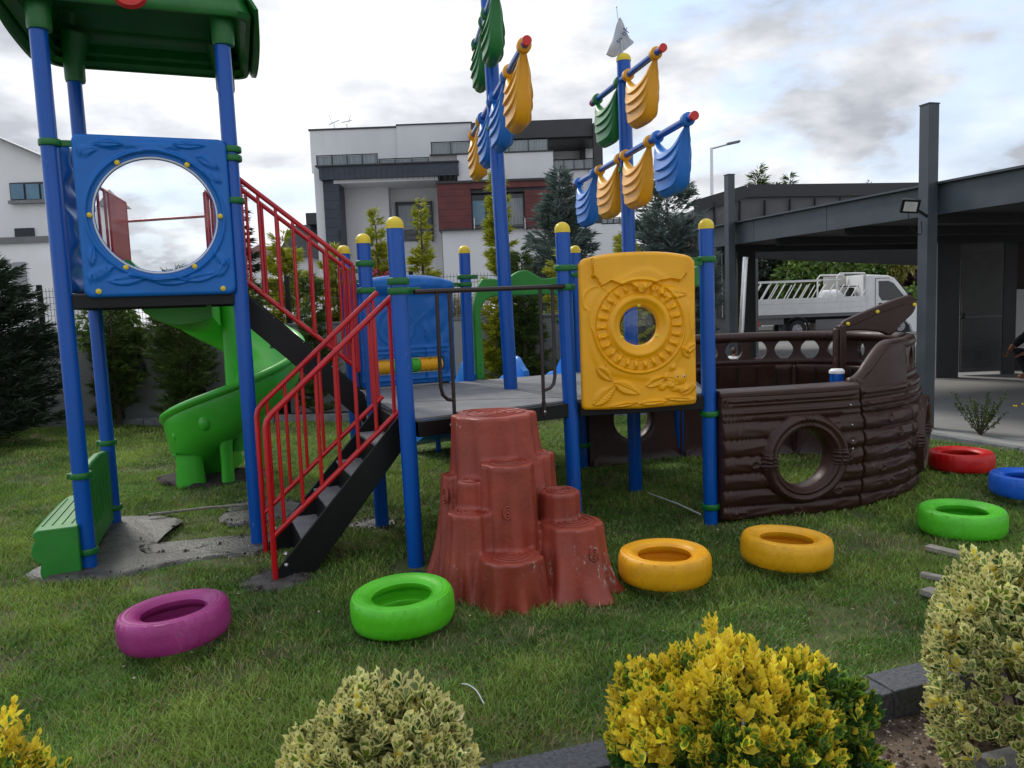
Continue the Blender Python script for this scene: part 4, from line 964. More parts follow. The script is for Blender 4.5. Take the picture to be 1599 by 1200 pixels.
def mapH(u, v, d):
    p, n = cpt(u); lean = (.05*sin(pi*min(1, max(0, v)/.95))+.05*bowf(u)*sin(pi*min(1, max(0, v)/.95)))-.04*(v < .0); return p+n*(d+lean)+dz*v
def logs(s0, ctr, mirror=1):
    def f(u, v):
        r = hypot(u-ctr, v-.43); 
        if v > .76: return .012+.018*gs(v-.80, .012)+.014*gs(v-.86, .012)+.02*(v > .885)
        h = .127; k = math.floor((v+.03)/h); t = ((v+.03) % h)/h; d = .034*math.sqrt(max(0, 1-(2*t-1)**2))*(1 if t > 0 else 0)
        ph = k*1.9+s0*3
        d += .007*sin((u*11+ph+1.2*sin(u*6+ph)))*sin(t*pi)*abs(sin(t*2*pi+.8*sin(u*9+ph)))
        for kk in range(2):
            uu = s0+.15+.45*((k*.37+kk*.5+s0*.7) % 1)*2; q = hypot((u-uu)/1.4, (v+.03-(k+.5)*h)); d += .009*gs(q-.025, .006)*(q < .05)
        for w_ in (.09,): pass
        if r < .345: d = .02+.055*gs(r-.305, .035)+.035*gs(r-.255, .018)
        if r < .37:
            a = atan2(v-.43, u-ctr)
            for a0 in (pi/2, 0, pi):
                dd = abs((a-a0+pi) % (2*pi)-pi)*r
                if dd < .055: d += .016*(.5+.5*cos(dd*2*pi/.03))*(r > .23)
        return d
    return f
secs = [(0, sA, (0+sA)/2+.08), (sA+.006, sApex-.10, None), (sApex-.094, sF2-.35, None), (sF2-.344, sQ-.0, None), (sQ+.01, CLn, (sQ+CLn)/2)]
# three portholes show: near panel, right of the bow, far panel under the deck
secs = [(0, sA, sA/2+.08), (sA+.006, sA+.62, None), (sA+.626, sApex+.22, sA+.626+.42), (sApex+.226, sF2-.25, None), (sF2-.244, sQ-.02, (sF2-.244+sQ)/2-.02), (sQ+.0, CLn, (sQ+CLn)/2)]
for i, (a, c, ct) in enumerate(secs):
    Ls = c-a; cc = ct if ct is not None else (a+c)/2
    relief('hull_panel', M['brown'], SH, mapH, rrect(a, c, -.04, HT, .015), (cc, .43), (lambda u, v, k=cc: hypot(u-k, v-.43) < min(.212, Ls*.35)) if ct is not None else None, logs(a, cc if ct is not None else -50), T=.12, na=280, nr=72 if i < 3 else 40, edge=.022, smooth=60, back=None)
# sloping gunwale cap on the near side, then the rail that sweeps up to the bow and round the far side
def railz(s):
    t = (s-(sA-.02))/.46; t = min(1, max(0, t)); return .955+.265*(t*t*(3-2*t))
b = MB(); P = [0.0+(sA)*i/20 for i in range(21)]
vs = []; 
for s in P:
    p, n = cpt(s)
    for o_, z in ((-.10, .915), (-.10, .95), (-.07, .968), (.06, .968), (.095, .95), (.095, .915)): vs.append(p+n*o_+dz*z)
b.add(vs, [(i*6+j, i*6+(j+1) % 6, (i+1)*6+(j+1) % 6, (i+1)*6+j) for i in range(20) for j in range(6)]+[tuple(range(6))[::-1], tuple(120+j for j in range(6))]); b.build('gunwale', M['brown'], SH, bevel=.008)
S0, S1 = sA-.02, sQ-.03
b = MB(); pts = []; rad = []
for i in range(110):
    s = S0+(S1-S0)*i/109; p, n = cpt(s); pts.append(p+n*(.0+.05*bowf(s))+dz*(railz(s)-.0)); rad.append(.052 if s > sA+.15 else .045)
b.tube(pts, rad, 18); b.build('top_rail', M['brown'], SH, smooth=180)
b = MB(); b.tube([cpt(s)[0]+cpt(s)[1]*(.02+.05*bowf(s))+dz*.955 for s in np.linspace(sA+.02, S1, 90)], .042, 12); b.build('lower_rail', M['brown'], SH, smooth=180)
# solid cheek under the rising rail
b = MB(); A = []; Bv = []
for i in range(26):
    s = S0+.02+.66*i/25; p, n = cpt(s); A.append(p+n*.03+dz*.90); Bv.append(p+n*(.01+.04*bowf(s))+dz*(railz(s)+.0))
pn_ = [];
for off_ in (-.055, .055):
    for q, s in zip(A, np.linspace(S0+.02, S0+.68, 26)): pass
vs = []
for i, s in enumerate(np.linspace(S0+.02, S0+.68, 26)):
    p, n = cpt(s)
    for o_ in (-.045, .045): vs.append(A[i]+n*o_)
    for o_ in (.045, -.045): vs.append(Bv[i]+n*o_)
b.add(vs, [(i*4+j, i*4+(j+1) % 4, (i+1)*4+(j+1) % 4, (i+1)*4+j) for i in range(25) for j in range(4)]+[(0, 1, 2, 3), (103, 102, 101, 100)]); b.build('bow_cheek', M['brown'], SH, smooth=60)
# balusters: openings are lens shaped
pitch = .262; s = S0+.80
while s < S1-.02:
    lens = []; zt, zb = railz(s+pitch/2)-.02, .965; n_ = 14
    # waisted web between this opening and the next
    b = MB(); vs = []
    for i in range(n_+1):
        t = i/n_; z = zb+(zt-zb)*t; wv = .135-.098*sin(pi*t)**.8
        if s > sApex-.3 and s < sApex+.62: wv = .15-.06*sin(pi*t)
        for q in (-wv, wv):
            ss = min(S1, max(S0, s+q)); p, n = cpt(ss)
            for o_ in (-.028, .028): vs.append(p+n*(o_+.015+.05*bowf(ss))+dz*z)
    fs = []
    for i in range(n_):
        a0 = i*4; c0 = a0+4; fs += [(a0, a0+2, c0+2, c0), (a0+1, c0+1, c0+3, a0+3), (a0, c0, c0+1, a0+1), (a0+2, a0+3, c0+3, c0+2)]
    b.add(vs, fs); b.build('baluster', M['brown'], SH, smooth=50)
    s += pitch
# plank joints on the far inside wall
for s in np.arange(sApex+.5, sQ, .21):
    p, n = cpt(s); q = MB(); q.beam(p-n*.075+dz*.62, p-n*.075+dz*.9, .008, .012, up=n); q.build('plank_joint', M['black'], SH, smooth=0)
for a_, c_, t_ in secs[1:]:
    p, n = cpt(a_-.002); q = MB(); q.beam(p-n*.03+dz*.0, p-n*.03+dz*.9, .03, .05, up=n); q.build('seam_strip', M['brown'], SH, smooth=0)
# inner post with white cap
b = MB(); b.tube([(2.60, 6.27, 0), (2.60, 6.27, 1.02)], RP, 20); p_ = b.build('inner_post', M['blue'], SH); q = MB(); q.tube([(2.60, 6.27, 1.015), (2.60, 6.27, 1.035), (2.60, 6.27, 1.05)], [.06, .06, .045], 20); q.build('cap', M['white'], p_)
# bowsprit: upright and raking board with yellow bolts
b = MB(); b.beam((3.05, 7.26, .5), (3.05, 7.26, 1.36), .07, .09); b.beam((2.99, 7.24, .5), (2.99, 7.24, 1.33), .04, .07); b.build('bow_post', M['brown'], SH, bevel=.015)
prof = [(1313, 517), (1316, 506), (1324, 499), (1370, 479), (1410, 464), (1424, 462), (1431, 470), (1430, 482), (1424, 492), (1410, 505), (1392, 524), (1376, 519), (1345, 516), (1328, 517)]
pp = [at(x, y, 7.24) for x, y in prof]; pp = crom(pp, 3, True); b = MB(); b.prism(pp, (0, .07, 0)); bs = b.build('bowsprit_board', M['brown'], SH, smooth=30, bevel=.012)
b = MB(); b.tube([at(x, y, 7.235) for x, y in ((1322, 511), (1370, 489), (1412, 474))], .008, 8); b.build('raised_rib', M['brown'], bs)
for x, y in ((1324, 506), (1370, 487), (1428, 476)): bolt(bs, at(x, y, 7.235), (0, -1, 0), .017)
for z in (.83, .68, .56, .50): bolt(SH, mapH(sA+.0-.12, z-.02, .10), cpt(sA)[1], .008, 'steel')

# ================================================================== TYRES
def tyre_mesh(m, k):
    Ro, Ri, Wt = .30, .172, .195; b = MB(); n = 144
    prof = [(Ri+.004, .012), (Ri, .03), (Ri+.004, .05), (Ri+.03, .035), (.235, .012), (.262, .008), (.266, .012), (.27, .008), (.283, .014), (.292, .03), (.2985, .05), (.30, .075), (.30, .12), (.2985, .145), (.292, .165), (.283, .181), (.27, .187), (.266, .183), (.262, .187), (.245, .187), (.242, .184), (.238, .187), (.22, .184), (.2, .175), (.19, .165), (Ri+.006, .148), (Ri, .16), (Ri+.004, .135), (Ri+.02, .12), (.24, .09), (.24, .06), (Ri+.02, .05)]
    q = np.random.default_rng(k); jit = q.normal(size=8)
    def fn(r, z, a):
        if r > .28 and .02 < z < .175:
            g = (a*n/(2*pi)/2) % 1; return r-.006*(1 if g > .5 and ((z < .075) or (z > .12)) else 0)+.0012*sin(a*5+jit[0])
        return r+.0015*sin(a*3+jit[1])
    b.lathe(prof, (0, 0, 0), n, fn=fn, closed=True); return b.build('painted_tyre', m, None, smooth=40)
TY = [('magenta', (.36, .03, .20), (-1.78, 3.93, .0), (R(-1.5), R(-3.4), .3), 'magenta painted tyre lying tilted on the grass, leftmost of the tyres'),
      ('bright_green', (.10, .60, .015), (-.62, 4.05, .0), (R(-1.5), R(-2.5), 1.3), 'lime green painted tyre in front of the short staircase, left of the terracotta stump'),
      ('yellow', (.84, .40, .004), (.87, 4.57, .0), (R(0), R(0), 2.1), 'orange-yellow painted tyre touching the right side of the terracotta stump'),
      ('yellow2', (.84, .42, .006), (1.66, 4.76, .0), (R(1), R(3), .7), 'orange-yellow painted tyre standing alone on open grass in front of the ship hull'),
      ('lime', (.09, .55, .02), (3.04, 5.26, .0), (0, 0, 2.9), 'lime green painted tyre behind the cream-edged shrub at the right'),
      ('red', (.60, .008, .010), (4.12, 7.16, .0), (0, 0, .1), 'red painted tyre near the paving kerb beside the ship bow'),
      ('royal_blue', (.01, .13, .66), (4.09, 6.17, .0), (0, 0, 1.9), 'royal blue painted tyre cut by the right edge of the view')]
for i, (n_, c, loc, rot, lab) in enumerate(TY):
    o = tyre_mesh(tyre_mat(n_, c), i); o.location = (loc[0], loc[1], -.006+abs(rot[1])*.14); o.rotation_euler = rot; o.scale = (.915,)*3; tag(o, lab, 'tyre', 'painted tyres on the lawn')
# ================================================================== FOREGROUND SHRUBS
def leaf_template(ln, wd, fold=.25, curl=.3):
    """pointed leaf along +Y, margin ring and inner blade as separate faces: returns verts, quads, material flags"""
    rows = [(0, .10), (.32, .86), (.66, .92), (1.0, .05)]; vs = []
    for t, w in rows:
        for q in (-1, -.58, 0, .58, 1):
            vs.append((q*w*wd/2, t*ln, abs(q)*w*wd*fold+curl*ln*t*t*.5-(.02*ln if q == 0 else 0)))
    fs = []; mi = []
    for i in range(3):
        for j in range(4):
            fs.append((i*5+j, i*5+j+1, i*5+5+j+1, i*5+5+j)); mi.append(0 if (j in (1, 2) and i in (0, 1)) else 1)
    return np.array(vs), np.array(fs), np.array(mi)
def shrub(name, c, rad, hgt, lab, nros, kind, nparts, seed, ls=.042, leaves=7, facing=None, grp='variegated shrubs in the foreground bed'):
    r = np.random.default_rng(seed); c = V3(c); t = thing(name, c, lab, 'shrub', grp)
    variants = []
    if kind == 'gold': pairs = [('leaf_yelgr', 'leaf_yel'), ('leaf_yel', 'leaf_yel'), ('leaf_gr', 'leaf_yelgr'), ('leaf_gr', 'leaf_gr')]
    elif kind == 'cream': pairs = [('leaf_sage', 'leaf_cream'), ('leaf_yelgr', 'leaf_cream'), ('leaf_gr', 'leaf_cream'), ('leaf_yel', 'leaf_cream')]
    Tm = leaf_template(ls, ls*.64)
    protos = []
    for p in pairs:
        me = bpy.data.meshes.new('leaf'); me.from_pydata([tuple(v) for v in Tm[0]], [], [tuple(int(i) for i in f) for f in Tm[1]])
        me.materials.append(M[p[0]]); me.materials.append(M[p[1]]); me.polygons.foreach_set('material_index', Tm[2].astype(np.int32)); me.polygons.foreach_set('use_smooth', [True]*len(Tm[1])); protos.append(me)
    leafs = []                                # (matrix, variant)
    for i in range(nros):
        # barrel-shaped body with a domed top, broken by gaps
        phi = r.random()*6.283; lumpf = 1+.09*sin(phi*5+seed)+.06*sin(phi*9+seed*2)
        if r.random() < .56:
            tz_ = r.random(); pr = .80+.62*tz_-.52*tz_*tz_; depth = 1-.24*r.random()**2.0+.07*(r.random() < .08)
            p = np.array([cos(phi)*rad[0]*pr*lumpf*depth, sin(phi)*rad[1]*pr*lumpf*depth, tz_*hgt*.80]); out = np.array([cos(phi)*.75, sin(phi)*.75, .45+.7*tz_])
            if sin(phi*7+tz_*9+seed)+sin(phi*3-tz_*13+seed*3) > .95 and tz_ < .8: continue
        else:
            rho = r.random()**.5; tz_ = 1; depth = 1-.22*r.random()**2.0+.06*(r.random() < .1)
            p = np.array([cos(phi)*rad[0]*.9*rho*lumpf, sin(phi)*rad[1]*.9*rho*lumpf, hgt*(.74+.26*(1-rho**2.0)+.055*sin(cos(phi)*rho*7+seed)+.05*sin(sin(phi)*rho*8+seed*2))*depth]); out = np.array([cos(phi)*rho*.5, sin(phi)*rho*.5, 1])
        p[2] = max(p[2], .02); out = out/np.linalg.norm(out)+r.normal(size=3)*.2; out /= np.linalg.norm(out); hfrac = p[2]/hgt; u = [cos(phi), sin(phi), 0]
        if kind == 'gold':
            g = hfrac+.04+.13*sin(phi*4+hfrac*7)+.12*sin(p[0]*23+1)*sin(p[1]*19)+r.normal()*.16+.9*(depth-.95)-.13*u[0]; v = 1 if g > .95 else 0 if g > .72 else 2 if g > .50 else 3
        else:
            q = r.random(); v = 0 if q < .55 else 1 if q < .75 else 2 if q < .93 else 3
        Z = Vector(out); X = Z.orthogonal().normalized(); Y = Z.cross(X); s = .75+.5*r.random(); s *= (.8 if depth < .85 else 1)
        nl = leaves+int(r.integers(-1, 3)); a0 = r.random()*6.28
        for k in range(nl):
            a = a0+k*2.4+r.normal()*.15; tilt = R(12+52*(k/nl))+r.normal()*.12; back_ = .010*k*(.6)
            d = (X*cos(a)+Y*sin(a))*sin(tilt)+Z*cos(tilt); up = (Z*sin(tilt)-(X*cos(a)+Y*sin(a))*cos(tilt)); sd = d.cross(up)
            sc = s*(.62+.5*k/nl)*(.9+.25*r.random())
            m = Matrix((sd*sc, d*sc, up*sc)).transposed().to_4x4(); m.translation = Vector(p)-Z*back_*1.3
            leafs.append((m, v if r.random() > .12 else int(r.integers(0, 3))))
    # nearest leaves (towards the camera) become parts, the rest one mass
    cd = Vector((0, 0, H_))-c; cd.normalize()
    sc_ = sorted(range(len(leafs)), key=lambda i: -(leafs[i][0].translation.dot(cd)))
    picks = set(int(i) for i in np.array(sc_[:nparts*3])[r.permutation(min(len(sc_), nparts*3))[:nparts]])
    for i in picks:
        m, v = leafs[i]; o = bpy.data.objects.new('leaf', protos[v]); COL.objects.link(o); o.parent = t; o.matrix_local = m
    rest = [leafs[i] for i in range(len(leafs)) if i not in picks]
    Tv = np.hstack([Tm[0], np.ones((len(Tm[0]), 1))]); Mt = np.array([np.array(m) for m, _ in rest]); Vv = (Mt@Tv.T).transpose(0, 2, 1)[:, :, :3].reshape(-1, 3)+np.array(c)
    F = (Tm[1][None]+(np.arange(len(rest))*len(Tm[0]))[:, None, None]).reshape(-1, 4)
    names = []; [names.append(q) for p in pairs for q in p if q not in names]
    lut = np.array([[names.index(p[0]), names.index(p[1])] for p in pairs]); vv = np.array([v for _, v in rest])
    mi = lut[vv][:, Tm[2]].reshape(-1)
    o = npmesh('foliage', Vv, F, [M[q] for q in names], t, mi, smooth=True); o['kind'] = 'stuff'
    b = MB()
    for i in range(26):
        a = r.random()*6.28; q = r.random()**.5*.8; tip = Vector((cos(a)*rad[0]*q, sin(a)*rad[1]*q, hgt*(.35+.45*r.random()))); b.tube([c-dz*.05+Vector((cos(a)*.04, sin(a)*.04, 0)), c+tip*.5+dz*.03, c+tip], [.007, .005, .002], 5)
    b.build('stem', M['bark'], t)
    return t
shrub('golden_shrub', (.645, 2.30, -.04), (.405, .31), .615, 'bushy golden yellow evergreen shrub with green lower leaves at the bottom of the view', 1900, 'gold', 240, 21, ls=.041)
shrub('variegated_shrub', (-.42, 2.14, -.04), (.28, .25), .60, 'cream-edged variegated shrub at the bottom of the view, below the lime tyre', 1300, 'cream', 200, 22, ls=.044)
shrub('variegated_shrub', (1.83, 2.62, -.04), (.41, .38), .74, 'large cream-edged variegated shrub at the right edge beside the dark kerb', 1900, 'cream', 240, 23, ls=.045)
shrub('golden_shrub', (-1.40, 1.95, -.04), (.17, .17), .64, 'golden yellow shrub tip poking into the lower left corner', 380, 'gold', 40, 24, ls=.034)

# ================================================================== CONIFERS AND TREES
def sprays(P0, D, ln, wd, r, name, m, parent, droop=.1):
    n = len(P0); D = D/np.linalg.norm(D, axis=1, keepdims=True); S = np.cross(D, r.normal(size=(n, 3))); S /= np.linalg.norm(S, axis=1, keepdims=True)
    l = ln*(.6+.8*r.random((n, 1))); w = wd*(.7+.6*r.random((n, 1))); tip = P0+D*l; tip[:, 2] -= droop*l[:, 0]
    mid = P0+D*l*.45
    V_ = np.stack([P0, mid-S*w/2, tip, mid+S*w/2], 1).reshape(-1, 3); F = np.arange(4*n).reshape(-1, 4)
    return npmesh(name, V_, F, m, parent)
def conifer(name, x, y, zb, h, rad, m, lab, n=9000, seed=1, shape=1.0, ln=.12, wd=.022, up=.5, group=None, base=.06, trunk=.05, nb=None, ragged=.25, cat='conifer'):
    r = np.random.default_rng(seed); t = thing(name, (x, y, zb), lab, cat, group)
    K = nb or max(40, int(h*60)); hh = base+(1-base)*r.random(K)**1.1; az = r.random(K)*6.283
    L = rad*((1-hh)**shape)*(1-ragged+2*ragged*r.random(K)*.8)+.03*rad+.02; L *= np.where(hh < .12+base, .8, 1)
    bi = r.choice(K, n, p=L/L.sum()); tt = r.random(n)**.6
    pu = up*(.6+.8*r.random(K))
    d = np.stack([np.cos(az), np.sin(az), pu], 1); d /= np.linalg.norm(d, axis=1, keepdims=True)
    lat = r.normal(size=n)*.16*L[bi]*(1.15-tt)+r.normal(size=n)*.012; side = np.stack([-np.sin(az), np.cos(az), np.zeros(K)], 1)
    base_p = np.stack([np.zeros(K), np.zeros(K), hh*h], 1)
    P = base_p[bi]+d[bi]*(L[bi]*tt)[:, None]+side[bi]*lat[:, None]; P[:, 2] += .06*rad*np.sin(tt*3+bi)+r.normal(size=n)*.02*rad
    D = d[bi]+side[bi]*(np.sign(lat)*.6)[:, None]+r.normal(size=(n, 3))*.3
    P += np.array([x, y, zb]); o = sprays(P, D, ln, wd, r, 'crown', m, t)
    b = MB(); b.tube([(x, y, zb-.1), (x, y, zb+h*.5), (x, y, zb+h*.93)], [trunk, trunk*.6, .008], 8); b.build('trunk', M['bark'], t)
    return t
def broadleaf(name, x, y, zb, h, rad, m, lab, n=6000, seed=1, ln=.14, cat='tree', trunk=.08, group=None, crown0=.35, blobs=16):
    r = np.random.default_rng(seed); t = thing(name, (x, y, zb), lab, cat, group)
    cs = r.normal(size=(blobs, 3)); cs /= np.linalg.norm(cs, axis=1, keepdims=True); cs *= (r.random((blobs, 1))**.5)*np.array([rad*.75, rad*.75, h*(1-crown0)/2*.75]); cs[:, 2] += h*(crown0+(1-crown0)/2)
    br = rad*(.3+.25*r.random(blobs)); k = r.integers(0, blobs, n); u = r.normal(size=(n, 3)); u /= np.linalg.norm(u, axis=1, keepdims=True)
    P = cs[k]+u*(br[k]*(.6+.5*r.random(n)))[:, None]*np.array([1, 1, .8])+np.array([x, y, zb]); D = u+r.normal(size=(n, 3))*.7; D[:, 2] -= .1
    sprays(P, D, ln, ln*.55, r, 'crown', m, t, .3)
    b = MB(); b.tube([(x, y, zb-.1), (x+.02, y, zb+h*.4), (x, y, zb+h*.75)], [trunk, trunk*.7, trunk*.3], 8)
    for i in range(min(7, blobs)): b.tube([(x+.01, y, zb+h*.35), (x+cs[i][0], y+cs[i][1], zb+cs[i][2])], [trunk*.45, trunk*.12], 6)
    b.build('trunk', M['bark'], t); return t
con = 'conifers along the garden wall'
conifer('dark_conifer', -7.15, 10.6, 0, 2.55, 1.15, M['con_dark'], 'big dark feathery conifer at the left edge of the lawn', 24000, 31, .45, .16, .018, .35, base=.02, nb=260)
conifer('dark_conifer', -8.6, 11.4, 0, 3.0, 1.2, M['con_dark'], 'second dark conifer partly outside the left edge of the view', 12000, 32, .5, .16, .02, .35, base=.02, nb=200)
conifer('thuja', -5.05, 12.15, 0, 2.35, .62, M['con_green'], 'dense green thuja behind the tower, left of the spiral slide', 17000, 33, .45, .11, .016, .7, con, base=.02, nb=220)
conifer('thuja', -6.15, 12.2, 0, 2.1, .42, M['con_green'], 'loose green conifer between the two left tower posts', 8000, 34, .4, .12, .018, .6, con, base=.03, nb=120)
conifer('thuja', -4.0, 12.2, 0, 2.15, .36, M['con_green'], 'green conifer half hidden behind the spiral slide chute', 8000, 35, .4, .12, .018, .6, con, base=.03, nb=120)
conifer('thuja', -3.05, 12.3, 0, 2.2, .42, M['con_green'], 'green conifer seen between slide and upper staircase', 9000, 36, .4, .11, .018, .6, con, base=.03, nb=120)
conifer('golden_conifer', -3.9, 13.9, 0, 3.0, .75, M['con_gold'], 'golden conifer behind the upper staircase balusters, nearest to the tower', 19000, 37, .6, .14, .022, .55, con, nb=120)
conifer('golden_conifer', -2.95, 13.7, 0, 2.75, .62, M['con_gold'], 'golden conifer behind the middle of the upper staircase railing', 18000, 38, .6, .13, .02, .55, con, nb=120)
conifer('golden_conifer', -2.25, 13.8, 0, 3.35, .55, M['con_gold'], 'slender golden conifer with a thin tip left of the front deck post', 14000, 39, .9, .13, .02, .6, con, nb=150)
conifer('golden_conifer', -1.45, 13.6, 0, 3.45, .75, M['con_gold'], 'golden conifer with a tall bare leader in front of the dark window', 14000, 40, 1.35, .13, .022, .45, con, nb=150)
conifer('golden_conifer', -.12, 12.75, 0, 3.75, .42, M['con_gold'], 'tall narrow golden conifer right behind the tall mast', 19000, 41, .7, .12, .018, .6, con, base=.04, nb=170)
conifer('golden_conifer', .95, 13.9, 0, 2.55, .6, M['con_gold'], 'low golden conifer behind the green arch', 7000, 42, .6, .13, .02, .5, con, nb=100)
conifer('thuja', .22, 12.5, 0, 2.5, .42, M['con_green'], 'dark green conifer seen through the green arch', 12000, 43, .5, .11, .016, .5, con, base=.02, nb=160)
conifer('thuja', 1.05, 12.4, 0, 1.9, .38, M['con_green'], 'small green conifer at the right end of the garden wall', 7000, 44, .5, .11, .018, .5, con, base=.02, nb=120)
conifer('blue_cedar', 1.15, 16.8, 0, 4.35, 1.35, M['con_blue'], 'blue-grey cedar behind the left sails of the white-flag mast', 24000, 45, .75, .19, .028, .55, 'blue-grey cedars by the street', nb=240, trunk=.09)
conifer('blue_cedar', 3.45, 17.1, 0, 4.1, 1.35, M['con_blue'], 'blue-grey cedar between the white-flag mast and the outbuilding', 24000, 46, .45, .19, .028, .6, 'blue-grey cedars by the street', nb=240, trunk=.09)
conifer('golden_conifer', 2.25, 15.2, 0, 2.9, .6, M['con_gold'], 'dull golden conifer between the two blue-grey cedars', 7000, 47, .6, .15, .022, .5, con, nb=90)
conifer('spruce', -9.6, 29, 0, 6.3, 1.0, M['con_dark'], 'thin dark spruce far behind the upper staircase', 5000, 48, 1.1, .3, .05, .3, nb=70, ragged=.4)
for i, (px, pt, w, y, mm, lab) in enumerate(((1183, 262, 1.5, 46, 'con_green', 'tall conifer above the outbuilding roof, left one'), (1232, 277, .7, 46, 'con_green', 'thin conifer above the outbuilding roof, middle one'), (1358, 288, .7, 55, 'con_green', 'small lone conifer tip above the carport beam'), (1212, 292, 1.3, 47, 'con_dark', 'low dark conifer beside the tall one above the outbuilding'))):
    p = at(px, pt, y); conifer('distant_conifer', p.x, y, 0, p.z, w*2.0 if i != 3 else 2.4, M[mm], lab, 6000, 50+i, .85, .42, .07, .5, nb=110, trunk=.15)
for i, (px, pt, w, y, mm, lab, kk) in enumerate(((1215, 384, 2.4, 40, 'con_dark', 'black-green tree mass behind the rear of the truck bed', 12000), (1268, 384, 1.5, 38, 'br_green', 'mid green tree behind the truck load rack', 8000), (1318, 380, 1.9, 41, 'br_red', 'dark purple-leaved tree behind the truck cab', 9000), (1392, 386, .9, 37.5, 'br_gold', 'pale golden-leaved tree behind the truck windscreen', 5000), (1362, 386, 1.2, 38, 'br_green', 'light green small tree beside the golden-leaved one', 5000), (1420, 384, 2.4, 42, 'br_red', 'dark red tree at the right behind the carport post', 9000), (1178, 392, 2.2, 42, 'con_dark', 'dark tree at the left end of the truck', 8000), (1425, 440, 1.5, 36, 'br_green', 'green bush in front of the truck bonnet', 5000), (1330, 384, 5, 46, 'con_dark', 'wide dark tree belt behind all the street trees', 14000))):
    p = at(px, pt, y); broadleaf('street_tree', p.x, y, 0, p.z, w, M[mm], lab, kk, 60+i, .28, trunk=.13, group='trees across the street', crown0=.15 if i != 3 else .45)
conifer('distant_conifer', -8.9, 60, 0, 3.5, 3, M['con_dark'], 'far dark tree clump on the horizon left of the upper staircase', 3000, 90, .4, .5, .1, .4)
# leafy shrub and pampas and roses behind the wall
broadleaf('garden_shrub', -6.35, 12.75, .0, 2.1, .55, M['br_green'], 'open green leafy shrub over the wall between the left tower posts', 2600, 71, .12, 'shrub', .02, crown0=.3)
broadleaf('garden_shrub', -5.2, 13.6, .0, 2.3, .9, M['con_gold'], 'yellow-green shrub over the wall beneath the tower window', 5000, 72, .12, 'shrub', .03, crown0=.2)
broadleaf('garden_shrub', -2.6, 14.6, 0, 2.3, .9, M['con_gold'], 'yellow-green shrub behind the foot of the upper staircase', 5000, 73, .12, 'shrub', .03, crown0=.2)
broadleaf('rose_bush', -2.0, 13.2, 0, 2.35, .28, M['pinkfl'], 'rose bush with pink flowers between two deck posts', 300, 74, .06, 'rose bush', .015, crown0=.8, blobs=7)
broadleaf('rose_bush', -2.0, 13.3, 0, 2.2, .35, M['br_red'], 'dark leafed rose stems below the pink flowers', 1500, 75, .09, 'rose bush', .015, crown0=.5)
def plume(x, y, z0, h, rad, lab, m='pampas', n=2200, seed=5, ln=.3, wd=.014):
    r = np.random.default_rng(seed); t = thing('ornamental_grass', (x, y, z0), lab, 'ornamental grass'); a = r.random(n)*6.28; q = r.random(n)**.6*rad; P = np.stack([x+np.cos(a)*q*.5, y+np.sin(a)*q*.5, z0+h*(.15+.6*r.random(n))], 1)
    D = np.stack([np.cos(a)*q/rad*.6, np.sin(a)*q/rad*.6, np.ones(n)], 1)+r.normal(size=(n, 3))*.2; sprays(P, D, ln, wd, r, 'blades', M[m], t, .15); return t
plume(-.95, 13.5, 0, 2.25, .6, 'pale feathery pampas grass left of the tall mast', seed=5)
plume(-.6, 13.9, 0, 2.2, .5, 'second pale feathery grass tuft close to the tall mast', seed=6)
# plants by the paving kerb on the right
def sprig(x, y, lab):
    t = thing('box_shrub', (x, y, 0), lab, 'shrub'); r = np.random.default_rng(8); b = MB(); Ps = []; Ds = []
    for i in range(16):
        a = r.random()*6.28; s = .06+.26*r.random(); h = .28+.3*r.random()*(1-s*.9); p = [Vector((x, y, 0)), Vector((x+cos(a)*s*.6, y+sin(a)*s*.6, h*.55)), Vector((x+cos(a)*s, y+sin(a)*s, h))]; b.tube(p, [.006, .004, .002], 5)
        for k in range(75):
            q = .2+.8*r.random(); c = p[0].lerp(p[1], q*2) if q < .5 else p[1].lerp(p[2], q*2-1); Ps.append(c+Vector(r.normal(size=3)*.008)); Ds.append(r.normal(size=3)+np.array([0, 0, .4]))
    b.build('stem', M['bark'], t); sprays(np.array(Ps), np.array(Ds), .03, .015, r, 'leaves', M['con_green'], t)
sprig(5.25, 8.75, 'small upright twiggy shrub beside the paving kerb behind the red tyre')
plume(5.62, 8.15, 0, .36, .3, 'soft grey-green grass tuft with yellow flowers at the right edge', 'leaf_sage', 2600, 9, .14, .006)
_t = [o for o in bpy.data.objects if o.name.startswith('ornamental_grass')][-1]
q = MB(); r8 = np.random.default_rng(4)
for i in range(26): q.ball((5.5+r8.normal()*.13, 8.1+r8.normal()*.1, .34+r8.random()*.1), .011, 6)
q.build('flower', M['cap'], _t)
# bark mulch strip by the kerb
# ================================================================== GARDEN WALL AND MESH FENCE
GW = thing('garden_wall', (-3, 12.95, 0), 'grey rendered garden wall with dark upright slots behind the lawn trees', 'garden wall')
xs = [-14, -9.6, -9.3, -7.95, -7.7, -6.62, -6.42, -5.3, -5.02, -3.9, -3.65, -2.55, -2.3, -1.2, -.95, .15, .4, 1.5]
for i in range(0, len(xs)-1, 2):
    b = MB(); b.box(((xs[i]+xs[i+1])/2, 12.95, .72), (xs[i+1]-xs[i], .16, 1.44)); b.build('wall_panel', M['render_g'], GW, smooth=0, bevel=.006)
for i in range(1, len(xs)-1, 2):
    b = MB(); b.box(((xs[i]+xs[i+1])/2, 13.0, .5), (xs[i+1]-xs[i]-.006, .06, 1.0)); b.build('dark_slot', M['anth_dk'], GW, smooth=0)
    b = MB(); b.box(((xs[i]+xs[i+1])/2, 12.97, 1.22), (xs[i+1]-xs[i]-.006, .14, .43)); b.build('wall_panel', M['render_g'], GW, smooth=0)
